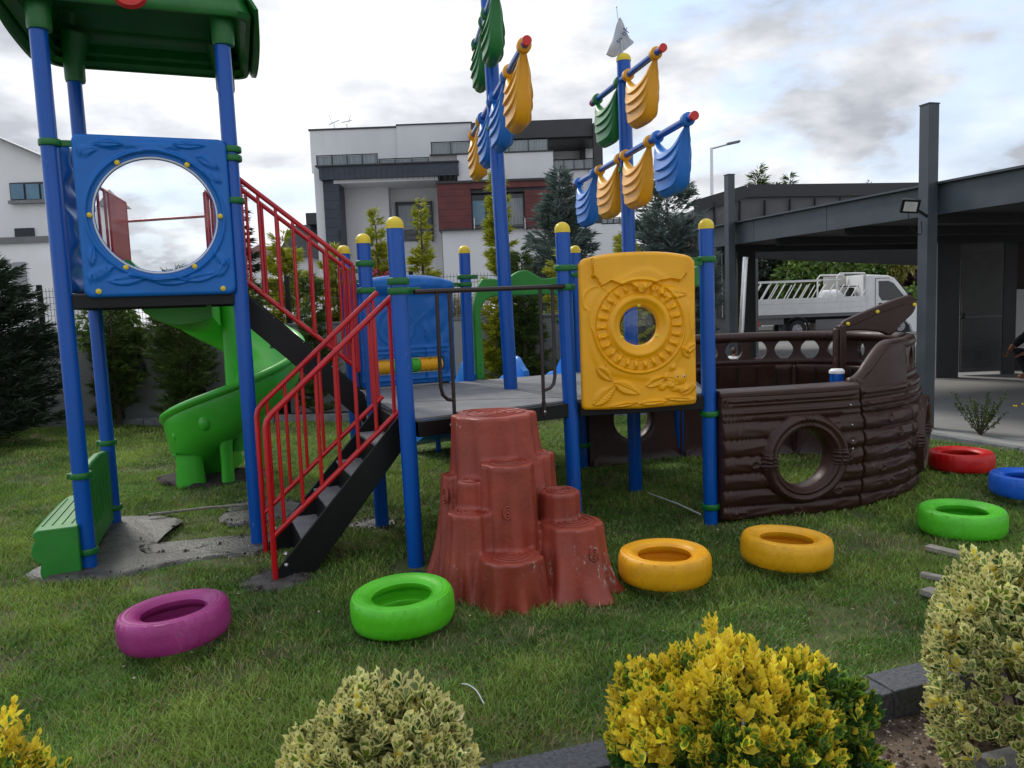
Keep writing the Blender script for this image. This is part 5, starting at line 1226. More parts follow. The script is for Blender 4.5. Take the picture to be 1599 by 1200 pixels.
b = MB(); b.box((-6.25, 12.95, 1.465), (15.5, .2, .045)); b.build('coping', M['kerb'], GW, smooth=0, bevel=.006)
MF = thing('mesh_fence', (-3, 12.95, 1.48), 'dark wire mesh fence with square posts on top of the garden wall', 'fence')
for x in np.arange(-13.7, 1.6, 2.02): b = MB(); b.box((x, 12.95, 1.87), (.07, .05, .78)); b.build('fence_post', M['black'], MF, smooth=0)
b = MB()
for z in np.arange(1.55, 2.2, .10): b.beam((-13.7, 12.95, z), (1.45, 12.95, z), .006, .006)
for x in np.arange(-13.7, 1.46, .055): b.beam((x, 12.957, 1.5), (x, 12.957, 2.2), .005, .005, up=(0, 1, 0))
o = b.build('wire_mesh', M['black'], MF, smooth=0); o['kind'] = 'stuff'
# big rock-like raised kerb at the far left
b = MB(); b.box((-8.1, 10.7, .1), (1.6, .22, .26), rz=.75); o = b.build('corner_kerb_block', M['kerb'], None, bevel=.02); structure(o)

# ================================================================== PLANKS AND LITTER
for i, (p, q, w, h, z, lab) in enumerate((((1448, 858), (1640, 905), .07, .03, .015, 'weathered plank edge lying on the grass behind the right shrub, farthest one'), ((1438, 900), (1560, 925), .05, .025, .012, 'pale thin batten on the grass poking out left of the right shrub'), ((1444, 926), (1560, 965), .09, .03, .015, 'short grey board on the grass nearest to the right shrub'))):
    a, c = gnd(*p), gnd(*q); b = MB(); b.beam(a+dz*z, c+dz*z, w, h); o = b.build('plank', M['wood'], None, smooth=0, bevel=.003); tag(o, lab, 'plank', 'loose boards on the lawn')
b = MB(); b.tube(crom([gnd(722, 1075)+dz*.02, gnd(732, 1082)+dz*.035, gnd(745, 1090)+dz*.03, gnd(756, 1106)+dz*.018], 5), .003, 6); o = b.build('white_strap', M['cloth_w'], None); tag(o, 'thin white plastic strap curled on the grass above the variegated shrub', 'strap')
b = MB(); b.tube([gnd(232, 810)+dz*.03, gnd(320, 800)+dz*.035, gnd(402, 792)+dz*.03], .012, 8); o = b.build('reinforcing_bar', M['wood'], None); tag(o, 'grey metal pipe lying between the tower posts on the wet cement', 'pipe')
b = MB(); b.tube([gnd(1012, 772)+dz*.012, gnd(1060, 790)+dz*.012, gnd(1094, 806)+dz*.012], .006, 6); o = b.build('ground_cord', M['cloth_w'], None); tag(o, 'pale cord stretched over the grass between two blue posts under the deck', 'cord')
def lit():
    while True:
        x, y = rng.uniform(-2.6, 2.8), rng.uniform(2.9, 5.6)
        if y > np.interp(x, [p[0] for p in KL], [p[1] for p in KL])+.15: return x, y
rocks('litter_crumbs', 150, lit, .004, .012, M['pebble'], -.0)
def dry():
    a = rng.random()*6.28; c = CEM[int(rng.integers(0, 5))]; k = int(rng.integers(0, len(c))); p = c[k]; q = c[(k+1) % len(c)]; t = rng.random(); return p[0]+(q[0]-p[0])*t+rng.normal()*.03, p[1]+(q[1]-p[1])*t+rng.normal()*.03
rocks('cement_crumbs', 900, dry, .004, .02, mat('dark_earth_crumb', (.07, .06, .05), .9, .3, 20, island=.6), 0)
# ================================================================== BACKGROUND BUILDINGS
D0 = 37.0
def bx(px): return -8.86+(px-482)*.02928
def bz(px, py): return 9.91-(py-205)*.0288-(px-482)*.00106
def sc(y): return y/D0
def bslab(par, name, m, x0, x1, z0, z1, y0, dep, bev=0):
    """box whose front face stands at depth y0 (sizes measured on the plane at D0)"""
    k = sc(y0); X0, X1 = x0*k, x1*k; Z0, Z1 = (z0-H_)*k+H_, (z1-H_)*k+H_
    b = MB(); b.box(((X0+X1)/2, y0+dep/2, (Z0+Z1)/2), (abs(X1-X0), dep, abs(Z1-Z0))); return b.build(name, m, par, smooth=0, bevel=bev)
def pslab(par, name, m, a, c, y0, dep):      # from pixel corners (top-left, bottom-right)
    return bslab(par, name, m, bx(a[0]), bx(c[0]), bz(a[0], c[1]), bz(a[0], a[1]), y0, dep)
BD = thing('apartment_villa', (-3, 37, 0), 'modern white and dark blue villa with red clad box and glass terrace balustrades', 'house')
pslab(BD, 'main_wall', M['render'], (483, 205), (736, 270), 39.5, 8)
pslab(BD, 'raised_wall', M['render'], (619, 196), (735, 250), 39.3, 7.5)
b_ = pslab(BD, 'parapet_cap', M['darkband'], (481, 202), (619, 204.5), 39.45, 8)
pslab(BD, 'parapet_cap', M['darkband'], (618, 194.5), (737, 196.5), 39.25, 7.6)
pslab(BD, 'side_wall', M['render'], (486, 262), (499, 480), 37.35, 9)
pslab(BD, 'cladding_column', M['navy'], (499, 262), (524, 480), 37.0, 1.2)
for i in range(9):
    pslab(BD, 'cladding_joint', M['darkband'], (499, 285+i*14), (524, 286+i*14), 36.985, .02)
for yy in ((320, 337), (360, 377)): pslab(BD, 'slit_window', M['glassdk'], (519, yy[0]), (523, yy[1]), 36.98, .03)
pslab(BD, 'fascia', M['navy'], (494, 260), (713, 281), 36.7, 3.2)
for i in range(26): pslab(BD, 'cladding_joint', M['darkband'], (500+i*8.3, 261), (500.6+i*8.3, 280), 36.685, .02)
pslab(BD, 'fascia_cap', M['darkband'], (488, 258.5), (714, 260.5), 36.6, 3.3)
pslab(BD, 'soffit', M['render'], (516, 281.5), (680, 287), 36.95, 3.0)
pslab(BD, 'recess_wall', M['render'], (522, 287), (601, 480), 38.6, 1)
pslab(BD, 'inner_wall', M['render'], (600, 290), (682, 480), 39.4, 1)
w = pslab(BD, 'window', M['glassdk'], (612, 318), (668, 378), 39.3, .08)
for a, c in (((611, 316), (669, 319)), ((611, 318), (614, 378)), ((642, 318), (645, 378)), ((666, 318), (669, 378))): pslab(BD, 'window_frame', M['darkband'], a, c, 39.22, .1).parent = BD
pslab(BD, 'pane', M['glasslt'], (616, 322), (641, 360), 39.27, .03)
for z_ in (354, 363, 372): pslab(BD, 'rail_bar', M['clad'], (626, z_), (674, z_+.7), 38.5, .04)
# red clad box made of boards
for i in range(7):
    y0, y1 = 287+i*10.3, 297.0+i*10.3
    if y1 < 300: pslab(BD, 'cladding_board', M['redclad'], (678, y0), (865, y1), 36.4, .5)
    else:
        pslab(BD, 'cladding_board', M['redclad'], (678, y0), (730.5, y1), 36.4, .5); pslab(BD, 'cladding_board', M['redclad'], (815.5, y0), (865, y1), 36.4, .5)
pslab(BD, 'box_core', M['darkband'], (679, 286), (730, 359), 36.55, 3.2); pslab(BD, 'box_core', M['darkband'], (815, 280), (864, 354), 36.55, 3.2); pslab(BD, 'box_core', M['darkband'], (730, 285), (815, 302), 36.6, 3)
pslab(BD, 'box_cap', M['darkband'], (676, 283.5), (867, 287), 36.3, 3.6); pslab(BD, 'box_base', M['darkband'], (678, 359), (866, 361.5), 36.35, 3.4)
w = pslab(BD, 'window', M['glassdk'], (730, 300), (815, 358), 36.95, .1)
pslab(BD, 'pane', M['glassbl'], (733, 314), (752, 352), 36.85, .04); pslab(BD, 'pane', M['glasslt'], (757, 312), (781, 352), 36.85, .04); pslab(BD, 'pane', M['glasslt'], (785, 310), (812, 352), 36.85, .04)
for x_ in (731, 754, 783, 813.5): pslab(BD, 'window_frame', M['darkband'], (x_-1, 301), (x_+1, 358), 36.8, .09)
for z_ in (341, 349, 355): pslab(BD, 'rail_bar', M['clad'], (733, z_), (815, z_+.7), 36.25, .03)
for x_ in (734, 775, 814): pslab(BD, 'rail_post', M['steel'], (x_, 341), (x_+1, 358), 36.24, .04)
pslab(BD, 'lower_wall', M['render'], (683, 361.5), (866, 480), 36.6, 4)
# upper terrace and right wing
pslab(BD, 'terrace_wall', M['render'], (711, 242), (862, 283.5), 36.9, 3)
pslab(BD, 'terrace_cap', M['darkband'], (669, 241), (863, 243), 36.85, 3.1)
pslab(BD, 'chimney_block', M['render_g'], (668, 243), (710, 258.4), 36.95, 2)
def balu(x0, x1, yt, yb, d, n):
    g = pslab(BD, 'balustrade_glass', M['glasslt'], (x0, yt+2), (x1, yb), d, .03)
    k = sc(d)
    for px_ in np.linspace(x0, x1, n):
        X = bx(px_)*k; z0 = (bz(x0, yb)-H_)*k+H_; z1 = (bz(x0, yt)-H_)*k+H_; q = MB(); q.box((X, d-.03, (z0+z1)/2), (.035, .035, z1-z0)); q.build('balustrade_post', M['darkband'], g, smooth=0); r_ = pslab(g, 'handrail', M['steel'], (x0, yt), (x1, yt+1.2), d-.05, .05); r_.parent = g
balu(492, 587, 243, 259, 36.9, 5); balu(589, 667, 248, 259, 37.2, 4); balu(672, 854, 222, 241, 36.95, 7)
pslab(BD, 'back_wall', M['render'], (735, 205), (905, 260), 41.5, 5)
pslab(BD, 'roof_band', M['darkband'], (735, 192), (925, 219), 38.3, 6)
pslab(BD, 'roof_slab', M['darkband'], (800, 216), (935, 221), 38.6, 6)
pslab(BD, 'pergola_post', M['darkband'], (926, 192), (940, 400), 38.0, .5); pslab(BD, 'pergola_post', M['darkband'], (905, 219), (913, 262), 41, .4); pslab(BD, 'pergola_post', M['render'], (912, 221), (925, 262), 41, .3)
pslab(BD, 'wing_wall', M['render'], (863, 266), (926, 480), 38.4, 4); pslab(BD, 'wing_cap', M['darkband'], (862, 264.5), (930, 266.5), 38.3, 4)
balu(863, 926, 249, 264.5, 38.3, 5)
pslab(BD, 'low_wing', M['render'], (865, 352), (990, 480), 36.9, 3); balu(936, 982, 340, 351, 36.9, 6)
b = MB()
for px_, s in ((522, -1), (542, 1)):
    p = at(px_, 203, 39.6); b.tube([p-dz*.1, p+dz*.3], .025, 6); b.beam(p+dz*.3+Vector((-.25, 0, .05*s)), p+dz*.3+Vector((.25, 0, .15)), .04, .04)
    b.tube([p+dz*.3+Vector((.1*s, 0, 0)), p+dz*.6+Vector((.2*s, 0, .1))], .018, 6)
b.build('antenna', M['steel'], BD)

# neighbour at the left: white gabled wall
LB = thing('white_house', (-16, 26, 0), 'white gabled house at the left edge with a blue strip window', 'house')
def q24(px, py): return at(px, py, 26)
poly = [q24(-60, 192), q24(60, 243), q24(112, 266), q24(112, 520), q24(-60, 520)]
for p in poly[-2:]: p.z = 0
b = MB(); b.prism(poly, (0, 1.2, 0)); b.build('gable_wall', M['render_l'], LB, smooth=0)
b = MB(); c = [q24(-60, 191)-Vector((0, .15, 0)), q24(60, 242)-Vector((0, .15, 0)), q24(114, 265.5)-Vector((0, .15, 0))]; b.beam(c[0], c[1], .05, .3, up=(0, 1, 0)); b.beam(c[1], c[2], .05, .3, up=(0, 1, 0)); b.build('verge_trim', M['kerb'], LB, smooth=0)
def rect26(par, n, m, a, c, y=26, dep=.1):
    p, q = at(*a, y), at(*c, y); z0, z1 = q.z, p.z; b = MB(); b.box(((p.x+q.x)/2, y+dep/2, (z0+z1)/2), (abs(q.x-p.x), dep, abs(z1-z0))); return b.build(n, m, par, smooth=0)
wn = rect26(LB, 'window', M['darkband'], (14, 286), (112, 314), 25.9, .12)
for i in range(4): rect26(wn, 'pane', M['glassbl'], (15.5+i*24, 288), (38+i*24, 311), 25.86, .03)
rect26(LB, 'sill', M['kerb'], (12, 313.5), (112, 315), 25.8, .15); rect26(LB, 'vent', M['glassdk'], (22, 357), (53, 372), 25.92, .1)
rect26(LB, 'lower_block', M['render_l'], (-60, 376), (116, 520), 24.6, 1.3); rect26(LB, 'ledge', M['clad'], (-60, 373.5), (118, 377), 24.5, 1.4)
rect26(LB, 'annex', M['render_l'], (45, 408), (120, 520), 23.6, .9)
rect26(LB, 'annex_door', M['render_g'], (20, 410), (44, 470), 24.55, .1)
# neighbour roof seen through the bubble window and small house by the villa
NB = thing('neighbour_house', (-14, 33, 0), 'pale house with a grey pyramid roof seen through the tower window', 'house')
b = MB(); p = at(148, 322, 33); q = at(186, 470, 33); b.prism([(p.x, 33, 0), (q.x, 33, 0), (q.x, 33, p.z), (p.x, 33, p.z)], (0, .8, 0)); b.build('wall', M['render_l'], NB, smooth=0)
b = MB(); a1, a2, a3 = at(150, 322, 32.6), at(186, 322, 32.6), at(170, 296, 33.1); b.add([(a1.x, 32.6, a1.z), (a2.x, 32.6, a2.z), (a2.x, 33.7, a2.z), (a1.x, 33.7, a1.z), (a3.x, 33.1, a3.z)], [(0, 1, 4), (1, 2, 4), (2, 3, 4), (3, 0, 4), (0, 3, 2, 1)]); b.build('roof', M['clad'], NB, smooth=0)
SB = thing('small_house', (-12, 48, 0), 'small far house with dark roof top left of the villa', 'house')
rect26(SB, 'wall', M['render'], (440, 400), (492, 480), 48, 4); rect26(SB, 'upper_wall', M['darkband'], (477, 333), (496, 350), 48, 3)
b = MB(); a1, a2, a3, a4 = at(432, 402, 47.5), at(455, 353, 49), at(494, 350, 49), at(500, 402, 47.5); b.prism([a1, a4, a3, a2], (0, 2.5, 0)); b.build('roof', M['darkband'], SB, smooth=0)
RB = thing('red_roof_house', (-20, 70, 0), 'distant house with a red tiled roof on the horizon left of the upper staircase', 'house')
rect26(RB, 'wall', M['render_l'], (384, 395), (410, 470), 70, 4); b = MB(); a1, a2, a3 = at(376, 398, 69), at(404, 382, 70), at(416, 398, 69); b.prism([a1, a3, a2], (0, 5, 0)); b.build('roof', M['redclad'], RB, smooth=0)

# ================================================================== OUTBUILDING AND CARPORT
OB = thing('grey_outbuilding', (5.5, 20, 0), 'low flat-roofed outbuilding clad in grey metal sheets with a salmon side wall', 'outbuilding')
def obox(n, m, x0, x1, y0, y1, z0, z1, par=OB, bev=0): b = MB(); b.box(((x0+x1)/2, (y0+y1)/2, (z0+z1)/2), (x1-x0, y1-y0, z1-z0)); return b.build(n, m, par, smooth=0, bevel=bev)
obox('side_wall', M['pink'], 4.84, 4.95, 20.3, 27, 0, 3.82); obox('front_wall', M['clad'], 4.98, 6.3, 20, 27, 0, 3.2); obox('corner_trim', M['black'], 4.78, 4.86, 20.2, 20.32, 0, 3.9)
b = MB(); b.prism([(4.75, 20.1, 3.18), (12.5, 19.8, 3.18), (12.5, 19.8, 4.05), (6.0, 19.9, 4.22), (4.75, 20.1, 3.9)], (0, 7, 0)); b.build('roof_box', M['clad'], OB, smooth=0)
b = MB(); b.beam((4.7, 20.02, 3.93), (6.0, 19.82, 4.25), .3, .06, up=(0, 1, 0)); b.beam((6.0, 19.82, 4.25), (12.5, 19.72, 4.08), .3, .06, up=(0, 1, 0)); b.build('roof_edge', M['darkband'], OB, smooth=0)
for i, x in enumerate(np.arange(5.2, 12.4, .62)): b = MB(); b.box((x, 19.97-.0, 3.62), (.02, .3, .80)); b.build('panel_seam', M['darkband'], OB, smooth=0)
w = obox('window', M['glassdk'], 5.25, 5.72, 19.93, 19.99, 1.15, 2.95); 
for x in (5.36, 5.48, 5.6): obox('window_bar', M['steel'], x-.008, x+.008, 19.90, 19.925, 1.15, 2.95, w)
CP = thing('carport', (5, 10, 0), 'anthracite steel carport with tall square posts and a deep sloping-looking edge beam', 'carport')
CP['label'] = 'anthracite steel carport with tall square posts, deep edge beam and dark ceiling'
p1 = Vector((4.95, 9.38, 0)); p2 = Vector((3.72, 13.3, 0)); ub = (p2-p1).normalized(); rb = Vector((ub.y, -ub.x, 0))      # rb: towards the right/inside
for p, h, w_ in ((p1, 3.78, .145), (p2, 3.66, .125)):
    b = MB(); b.box((p.x, p.y, h/2), (w_, w_, h), rz=atan2(ub.y, ub.x)); po = b.build('post', M['anth'], CP, smooth=0, bevel=.004)
    b = MB(); b.box((p.x, p.y, h+.006), (w_+.012, w_+.012, .012), rz=atan2(ub.y, ub.x)); b.build('post_cap', M['anth'], po, smooth=0)
bo_ = rb*.13
for k in range(6):
    a = p1-ub*5.0+ub*1.72*k; c = a+ub*1.71; b = MB(); b.beam(a+bo_+dz*2.70, c+bo_+dz*2.70, .04, .34); b.build('fascia_panel', M['anth'], CP, smooth=0)
b = MB(); b.beam(p1-ub*5+bo_*.8+dz*2.885, p2+ub*1.3+bo_*.8+dz*2.885, .12, .025); b.build('fascia_cap', M['anth'], CP, smooth=0)
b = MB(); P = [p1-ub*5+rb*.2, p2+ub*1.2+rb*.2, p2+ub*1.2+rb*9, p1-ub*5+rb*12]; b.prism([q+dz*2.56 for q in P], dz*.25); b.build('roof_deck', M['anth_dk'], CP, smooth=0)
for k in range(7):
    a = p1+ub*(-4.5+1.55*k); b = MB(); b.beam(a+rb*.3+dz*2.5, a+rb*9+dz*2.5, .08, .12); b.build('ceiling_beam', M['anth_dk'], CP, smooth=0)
# far end: dark wall strip by the second post, downpipe
b = MB(); b.box((4.31, 14.4, 1.3), (.32, .12, 2.6)); b.build('end_wall', M['anth_dk'], CP, smooth=0)
b = MB(); b.tube([at(1164, 402, 14.1), at(1163, 412, 14.1), at(1157, 524, 14.1)], .05, 14); b.build('downpipe', M['chrome'], CP)
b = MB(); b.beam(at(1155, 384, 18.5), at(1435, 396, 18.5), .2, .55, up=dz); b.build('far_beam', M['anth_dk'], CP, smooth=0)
# flood lamp on the near post
FLm = thing('flood_lamp', (4.75, 9.25, 2.62), 'black square floodlight on the carport post', 'floodlight')
c = at(1421, 322, 9.25); rot = Euler((R(22), R(6), R(-12))).to_matrix(); b = MB(); b.box(c, (.20, .05, .16), rot=rot); hs_ = b.build('housing', M['black'], FLm, smooth=0, bevel=.006)
b = MB(); b.box(c+rot @ Vector((0, -.028, 0)), (.14, .006, .11), rot=rot); b.build('lens', mat('lamp_lens', (.55, .55, .52), .15, .1, 8), hs_, smooth=0)
b = MB(); b.beam(c+Vector((.05, .02, -.02)), p1+Vector((-.05, -.09, 2.50)), .02, .03); b.build('bracket', M['black'], FLm, smooth=0)
b = MB(); b.tube(crom([c+Vector((0, .04, -.08)), c+Vector((.03, .03, -.25)), p1+Vector((-.10, -.05, 2.3)), p1+Vector((-.10, -.05, 2.45))], 5), .005, 6); b.build('cable', M['black'], FLm)
# louvred partition and walls under the carport
PT = thing('louvre_partition', (9, 15.3, 0), 'dark partition with a louvred door under the carport', 'partition')
z1 = 2.5
def pw(n, m, pxa, pxb, z0, z1_, y, par=PT, dep=.06):
    a = at(pxa, 590, y); c = at(pxb, 590, y); b = MB(); b.box(((a.x+c.x)/2, y+dep/2, (z0+z1_)/2), (abs(c.x-a.x), dep, z1_-z0)); return b.build(n, m, par, smooth=0)
pw('light_jamb', M['render'], 1453, 1461, 0, z1, 14.6); pw('solid_panel', M['darkband'], 1462, 1496, 0, z1, 14.7)
dr_ = pw('door', M['louver'], 1497, 1563, .06, 2.5, 15.0)
for i in range(44): pw('louvre_slat', M['louver'], 1500, 1560, .12+i*.05, .145+i*.05, 14.96, dr_, .05)
pw('door_rail', M['kerb'], 1497, 1563, 1.10, 1.13, 14.93, dr_); pw('door_handle', M['black'], 1501, 1505, 1.08, 1.2, 14.9, dr_); pw('side_panel', M['darkband'], 1564, 1584, 0, z1, 15.0)
BW = thing('carport_back_wall', (11, 17, 0), 'dark brown back wall and white door leaf at the right of the carport', 'wall')
pw('back_panel', mat('dark_brown_panel', (.035, .02, .016), .7, .2, 3), 1564, 1700, 0, 2.55, 15.6, BW); pw('white_door', M['render'], 1583, 1640, .25, 1.6, 15.4, BW)
OL = thing('orange_lamp', at(1538, 343, 11.5), 'small glowing orange lamp under the dark carport ceiling', 'lamp')
em = bpy.data.materials.new('orange_glow'); em.use_nodes = True; e_ = em.node_tree.nodes['Principled BSDF']; e_.inputs['Base Color'].default_value = (.8, .12, .03, 1); e_.inputs['Emission Color'].default_value = (1, .13, .03, 1); e_.inputs['Emission Strength'].default_value = .55
for i, (dx_, dz_, rr) in enumerate(((0, 0, .04), (.04, .01, .028), (-.03, .012, .025))):
    b = MB(); b.ball(OL.location+Vector((dx_, 0, dz_)), rr, 12, sc=(1, 1, .7)); b.build('lamp_globe', em, OL)
b = MB(); b.tube([OL.location+dz*.02, OL.location+dz*.16], .006, 6); b.build('lamp_cord', M['black'], OL)

# ================================================================== TRUCK
TK = thing('flatbed_truck', (12.3, 30, 0), 'white flatbed truck with slanted-bar load rack parked across the street', 'truck')
X0 = 9.15; 
def tx(px): return X0+(px-1172)*.02442
def tz(px, py): return .28+(520-py)*.0243-(px-1172)*.00107
def tp(px, py, y=30): k = y/30; return Vector((tx(px)*k, y, (tz(px, py)-H_)*k+H_))
def tbox(n, m, a, c, y0, y1, par=TK, bev=.006): p, q = tp(*a), tp(c[0], c[1]-(c[0]-a[0])*.044); b = MB(); b.box(((p.x+q.x)/2, (y0+y1)/2, (p.z+q.z)/2), (abs(q.x-p.x), y1-y0, abs(p.z-q.z))); return b.build(n, m, par, smooth=0, bevel=bev)
for i in range(3): tbox('side_board', M['white'], (1172, 469+i*8.3), (1353, 477.1+i*8.3), 30, 30.05)
tbox('bed_floor', M['clad'], (1172, 493), (1353, 499), 30.02, 31.9); 
for i in range(3): tbox('far_board', M['white'], (1172, 470+i*8.3), (1353, 477+i*8.3), 31.9, 31.95)
tbox('tail_board', M['white'], (1170, 469), (1172, 495), 30, 31.95)
rk = tbox('rack_rail', M['white'], (1172, 441), (1312, 443), 30, 30.04); tbox('rack_rail', M['white'], (1172, 441), (1312, 443), 31.9, 31.94)
for yy in (30.02, 31.92):
    for i in range(14):
        xb = 1174+i*12.6+(3 if i % 3 == 1 else 0); b = MB(); b.beam((tp(xb, 469).x, yy, tp(xb, 469).z), (tp(xb+15, 443).x, yy, tp(xb+15, 443).z), .03, .03, up=(0, 1, 0)); b.build('rack_bar', M['white'], TK, smooth=0)
    b = MB(); b.beam((tp(1173, 469).x, yy, tp(1173, 469).z), (tp(1173, 441).x, yy, tp(1173, 441).z), .04, .04, up=(0, 1, 0)); b.build('rack_post', M['white'], TK, smooth=0)
    b = MB(); b.tube([(tp(a, c).x, yy, tp(a, c).z) for a, c in ((1307, 469), (1307, 432), (1311, 427), (1349, 426), (1352, 430), (1352, 469))], .035, 8); b.build('head_frame', M['white'], TK)
hb = tbox('head_board', M['white'], (1349, 428), (1352, 470), 30.1, 31.85)
tbox('head_board', mat('beige_sheet', (.5, .48, .43), .7, .1, 3, dirt=.2), (1310, 430), (1347, 468), 31.5, 31.54)
tbox('winch', M['black'], (1336, 448), (1344, 466), 30.6, 30.9); tbox('winch_arm', M['black'], (1320, 446), (1350, 447.5), 30.5, 30.55)
tbox('chassis', M['black'], (1180, 499), (1400, 508), 30.5, 31.4, bev=0)
tbox('side_skirt', M['clad'], (1275, 499), (1352, 515), 30.08, 30.14); tbox('side_skirt', M['clad'], (1175, 499), (1225, 509), 30.08, 30.14)
tbox('rear_light', M['red_pl'], (1178, 503), (1186, 511), 29.98, 30.06); tbox('rear_plate', M['white'], (1172, 501), (1177, 512), 30.0, 30.1)
cabp = [(1352, 517), (1352, 431), (1356, 428), (1386, 429), (1396, 433), (1412, 452), (1424, 468), (1432, 474), (1440, 482), (1444, 500), (1443, 514), (1438, 518), (1424, 518), (1420, 506), (1412, 499), (1402, 499), (1394, 506), (1391, 517)]
b = MB(); pts = [tp(*p) for p in cabp]; b.prism(pts, (0, 1.9, 0)); cab = b.build('cab', M['white'], TK, smooth=35, bevel=.05)
wd = [(1371, 438), (1386, 437.5), (1394, 441), (1409, 459), (1413, 468), (1376, 468), (1371.5, 460)]; b = MB(); b.prism([tp(*p, 30)-Vector((0, .012, 0)) for p in wd], (0, .01, 0)); b.build('side_window', M['glassdk'], cab, smooth=0)
b = MB(); b.prism([tp(*p, 30)+Vector((0, .12, .0))+Vector((.02, 0, .02)) for p in ((1397, 434), (1430, 473), (1431, 472), (1398, 433))], (0, 1.66, 0)); b.build('windscreen', M['glassdk'], cab, smooth=0)
tb = MB(); q = tp(1374, 476); tb.box((q.x, 29.985, q.z), (.12, .02, .2)); tb.build('door_handle', M['black'], cab, smooth=0)
b = MB()
for a, c in (((1366, 434), (1366, 512)), ((1366, 434), (1388, 433)), ((1414, 468), (1413, 500))): p, q = tp(*a), tp(*c); b.beam((p.x, 29.992, p.z), (q.x, 29.992, q.z), .012, .012, up=(0, 1, 0))
b.build('door_gap', M['black'], cab, smooth=0)
q = tp(1416, 462); b = MB(); b.box((q.x, 29.8, q.z), (.12, .2, .3)); b.build('side_mirror', M['black'], cab, smooth=0, bevel=.02)
q = tp(1437, 484); b = MB(); b.box((q.x, 30.1, q.z), (.2, .25, .2)); b.build('headlight', M['glasslt'], cab, smooth=0, bevel=.03)
for px_ in (1246, 1407):
    for yy in (30.05, 31.65):
        cx = tx(px_); b = MB(); nn = 28; R0 = .345; prof = [(.20, 0), (R0-.03, 0), (R0, .03), (R0, .19), (R0-.03, .22), (.2, .22)]
        vs = [(cx+r_*cos(2*pi*j/nn), yy+z_, .34+r_*sin(2*pi*j/nn)-.0) for r_, z_ in prof for j in range(nn)]; b.add(vs, [(i*nn+j, i*nn+(j+1) % nn, (i+1)*nn+(j+1) % nn, (i+1)*nn+j) for i in range(5) for j in range(nn)]); w_ = b.build('wheel', M['rubber'], TK, smooth=50)
        b = MB(); b.tube([(cx, yy+.03, .34), (cx, yy+.06, .34)], .205, 24); 
        for k in range(6): a = k*pi/3; b.ball((cx+.12*cos(a), yy+.025, .34+.12*sin(a)), .035, 8)
        b.ball((cx, yy+.02, .34), .06, 10); b.build('rim', mat('wheel_rim', (.4, .4, .41), .4, .1, 6), w_)
p = tp(1245, 509); b = MB(); b.tube([(p.x+.43*cos(a), 30.04, .36+.43*sin(a)) for a in np.linspace(-.2, pi+.2, 16)], .04, 6); b.build('mudguard', M['black'], TK)
SK = tp(1296, 462, 30.7); b = MB(); b.ball(SK, .42, 20, sc=(1.1, .9, .62)); b.v = [(x+.03*sin(z*19+x*7), y, z+.03*sin(x*13)) for x, y, z in b.v]; o = b.build('white_sack', M['cloth_w'], None, smooth=180); tag(o, 'white plastic sack heaped on the truck bed in front of the head board', 'sack')
# street lamp
SLp = thing('street_lamp', (6.43, 25, 0), 'tall grey street lamp with one arm behind the cedars', 'street lamp')
t0, t1 = at(1111, 231, 25), at(1141, 224.5, 25); b = MB(); b.tube([(t0.x, 25, 0), (t0.x, 25, t0.z)], [.07, .045], 12); b.tube([(t0.x, 25, t0.z-.03), t1], .03, 8); b.build('pole', M['steel'], SLp)
b = MB(); b.box(t1+Vector((.08, 0, .02)), (.42, .16, .07), rot=Euler((0, R(-10), 0)).to_matrix()); b.build('lamp_head', M['clad'], SLp, bevel=.02)

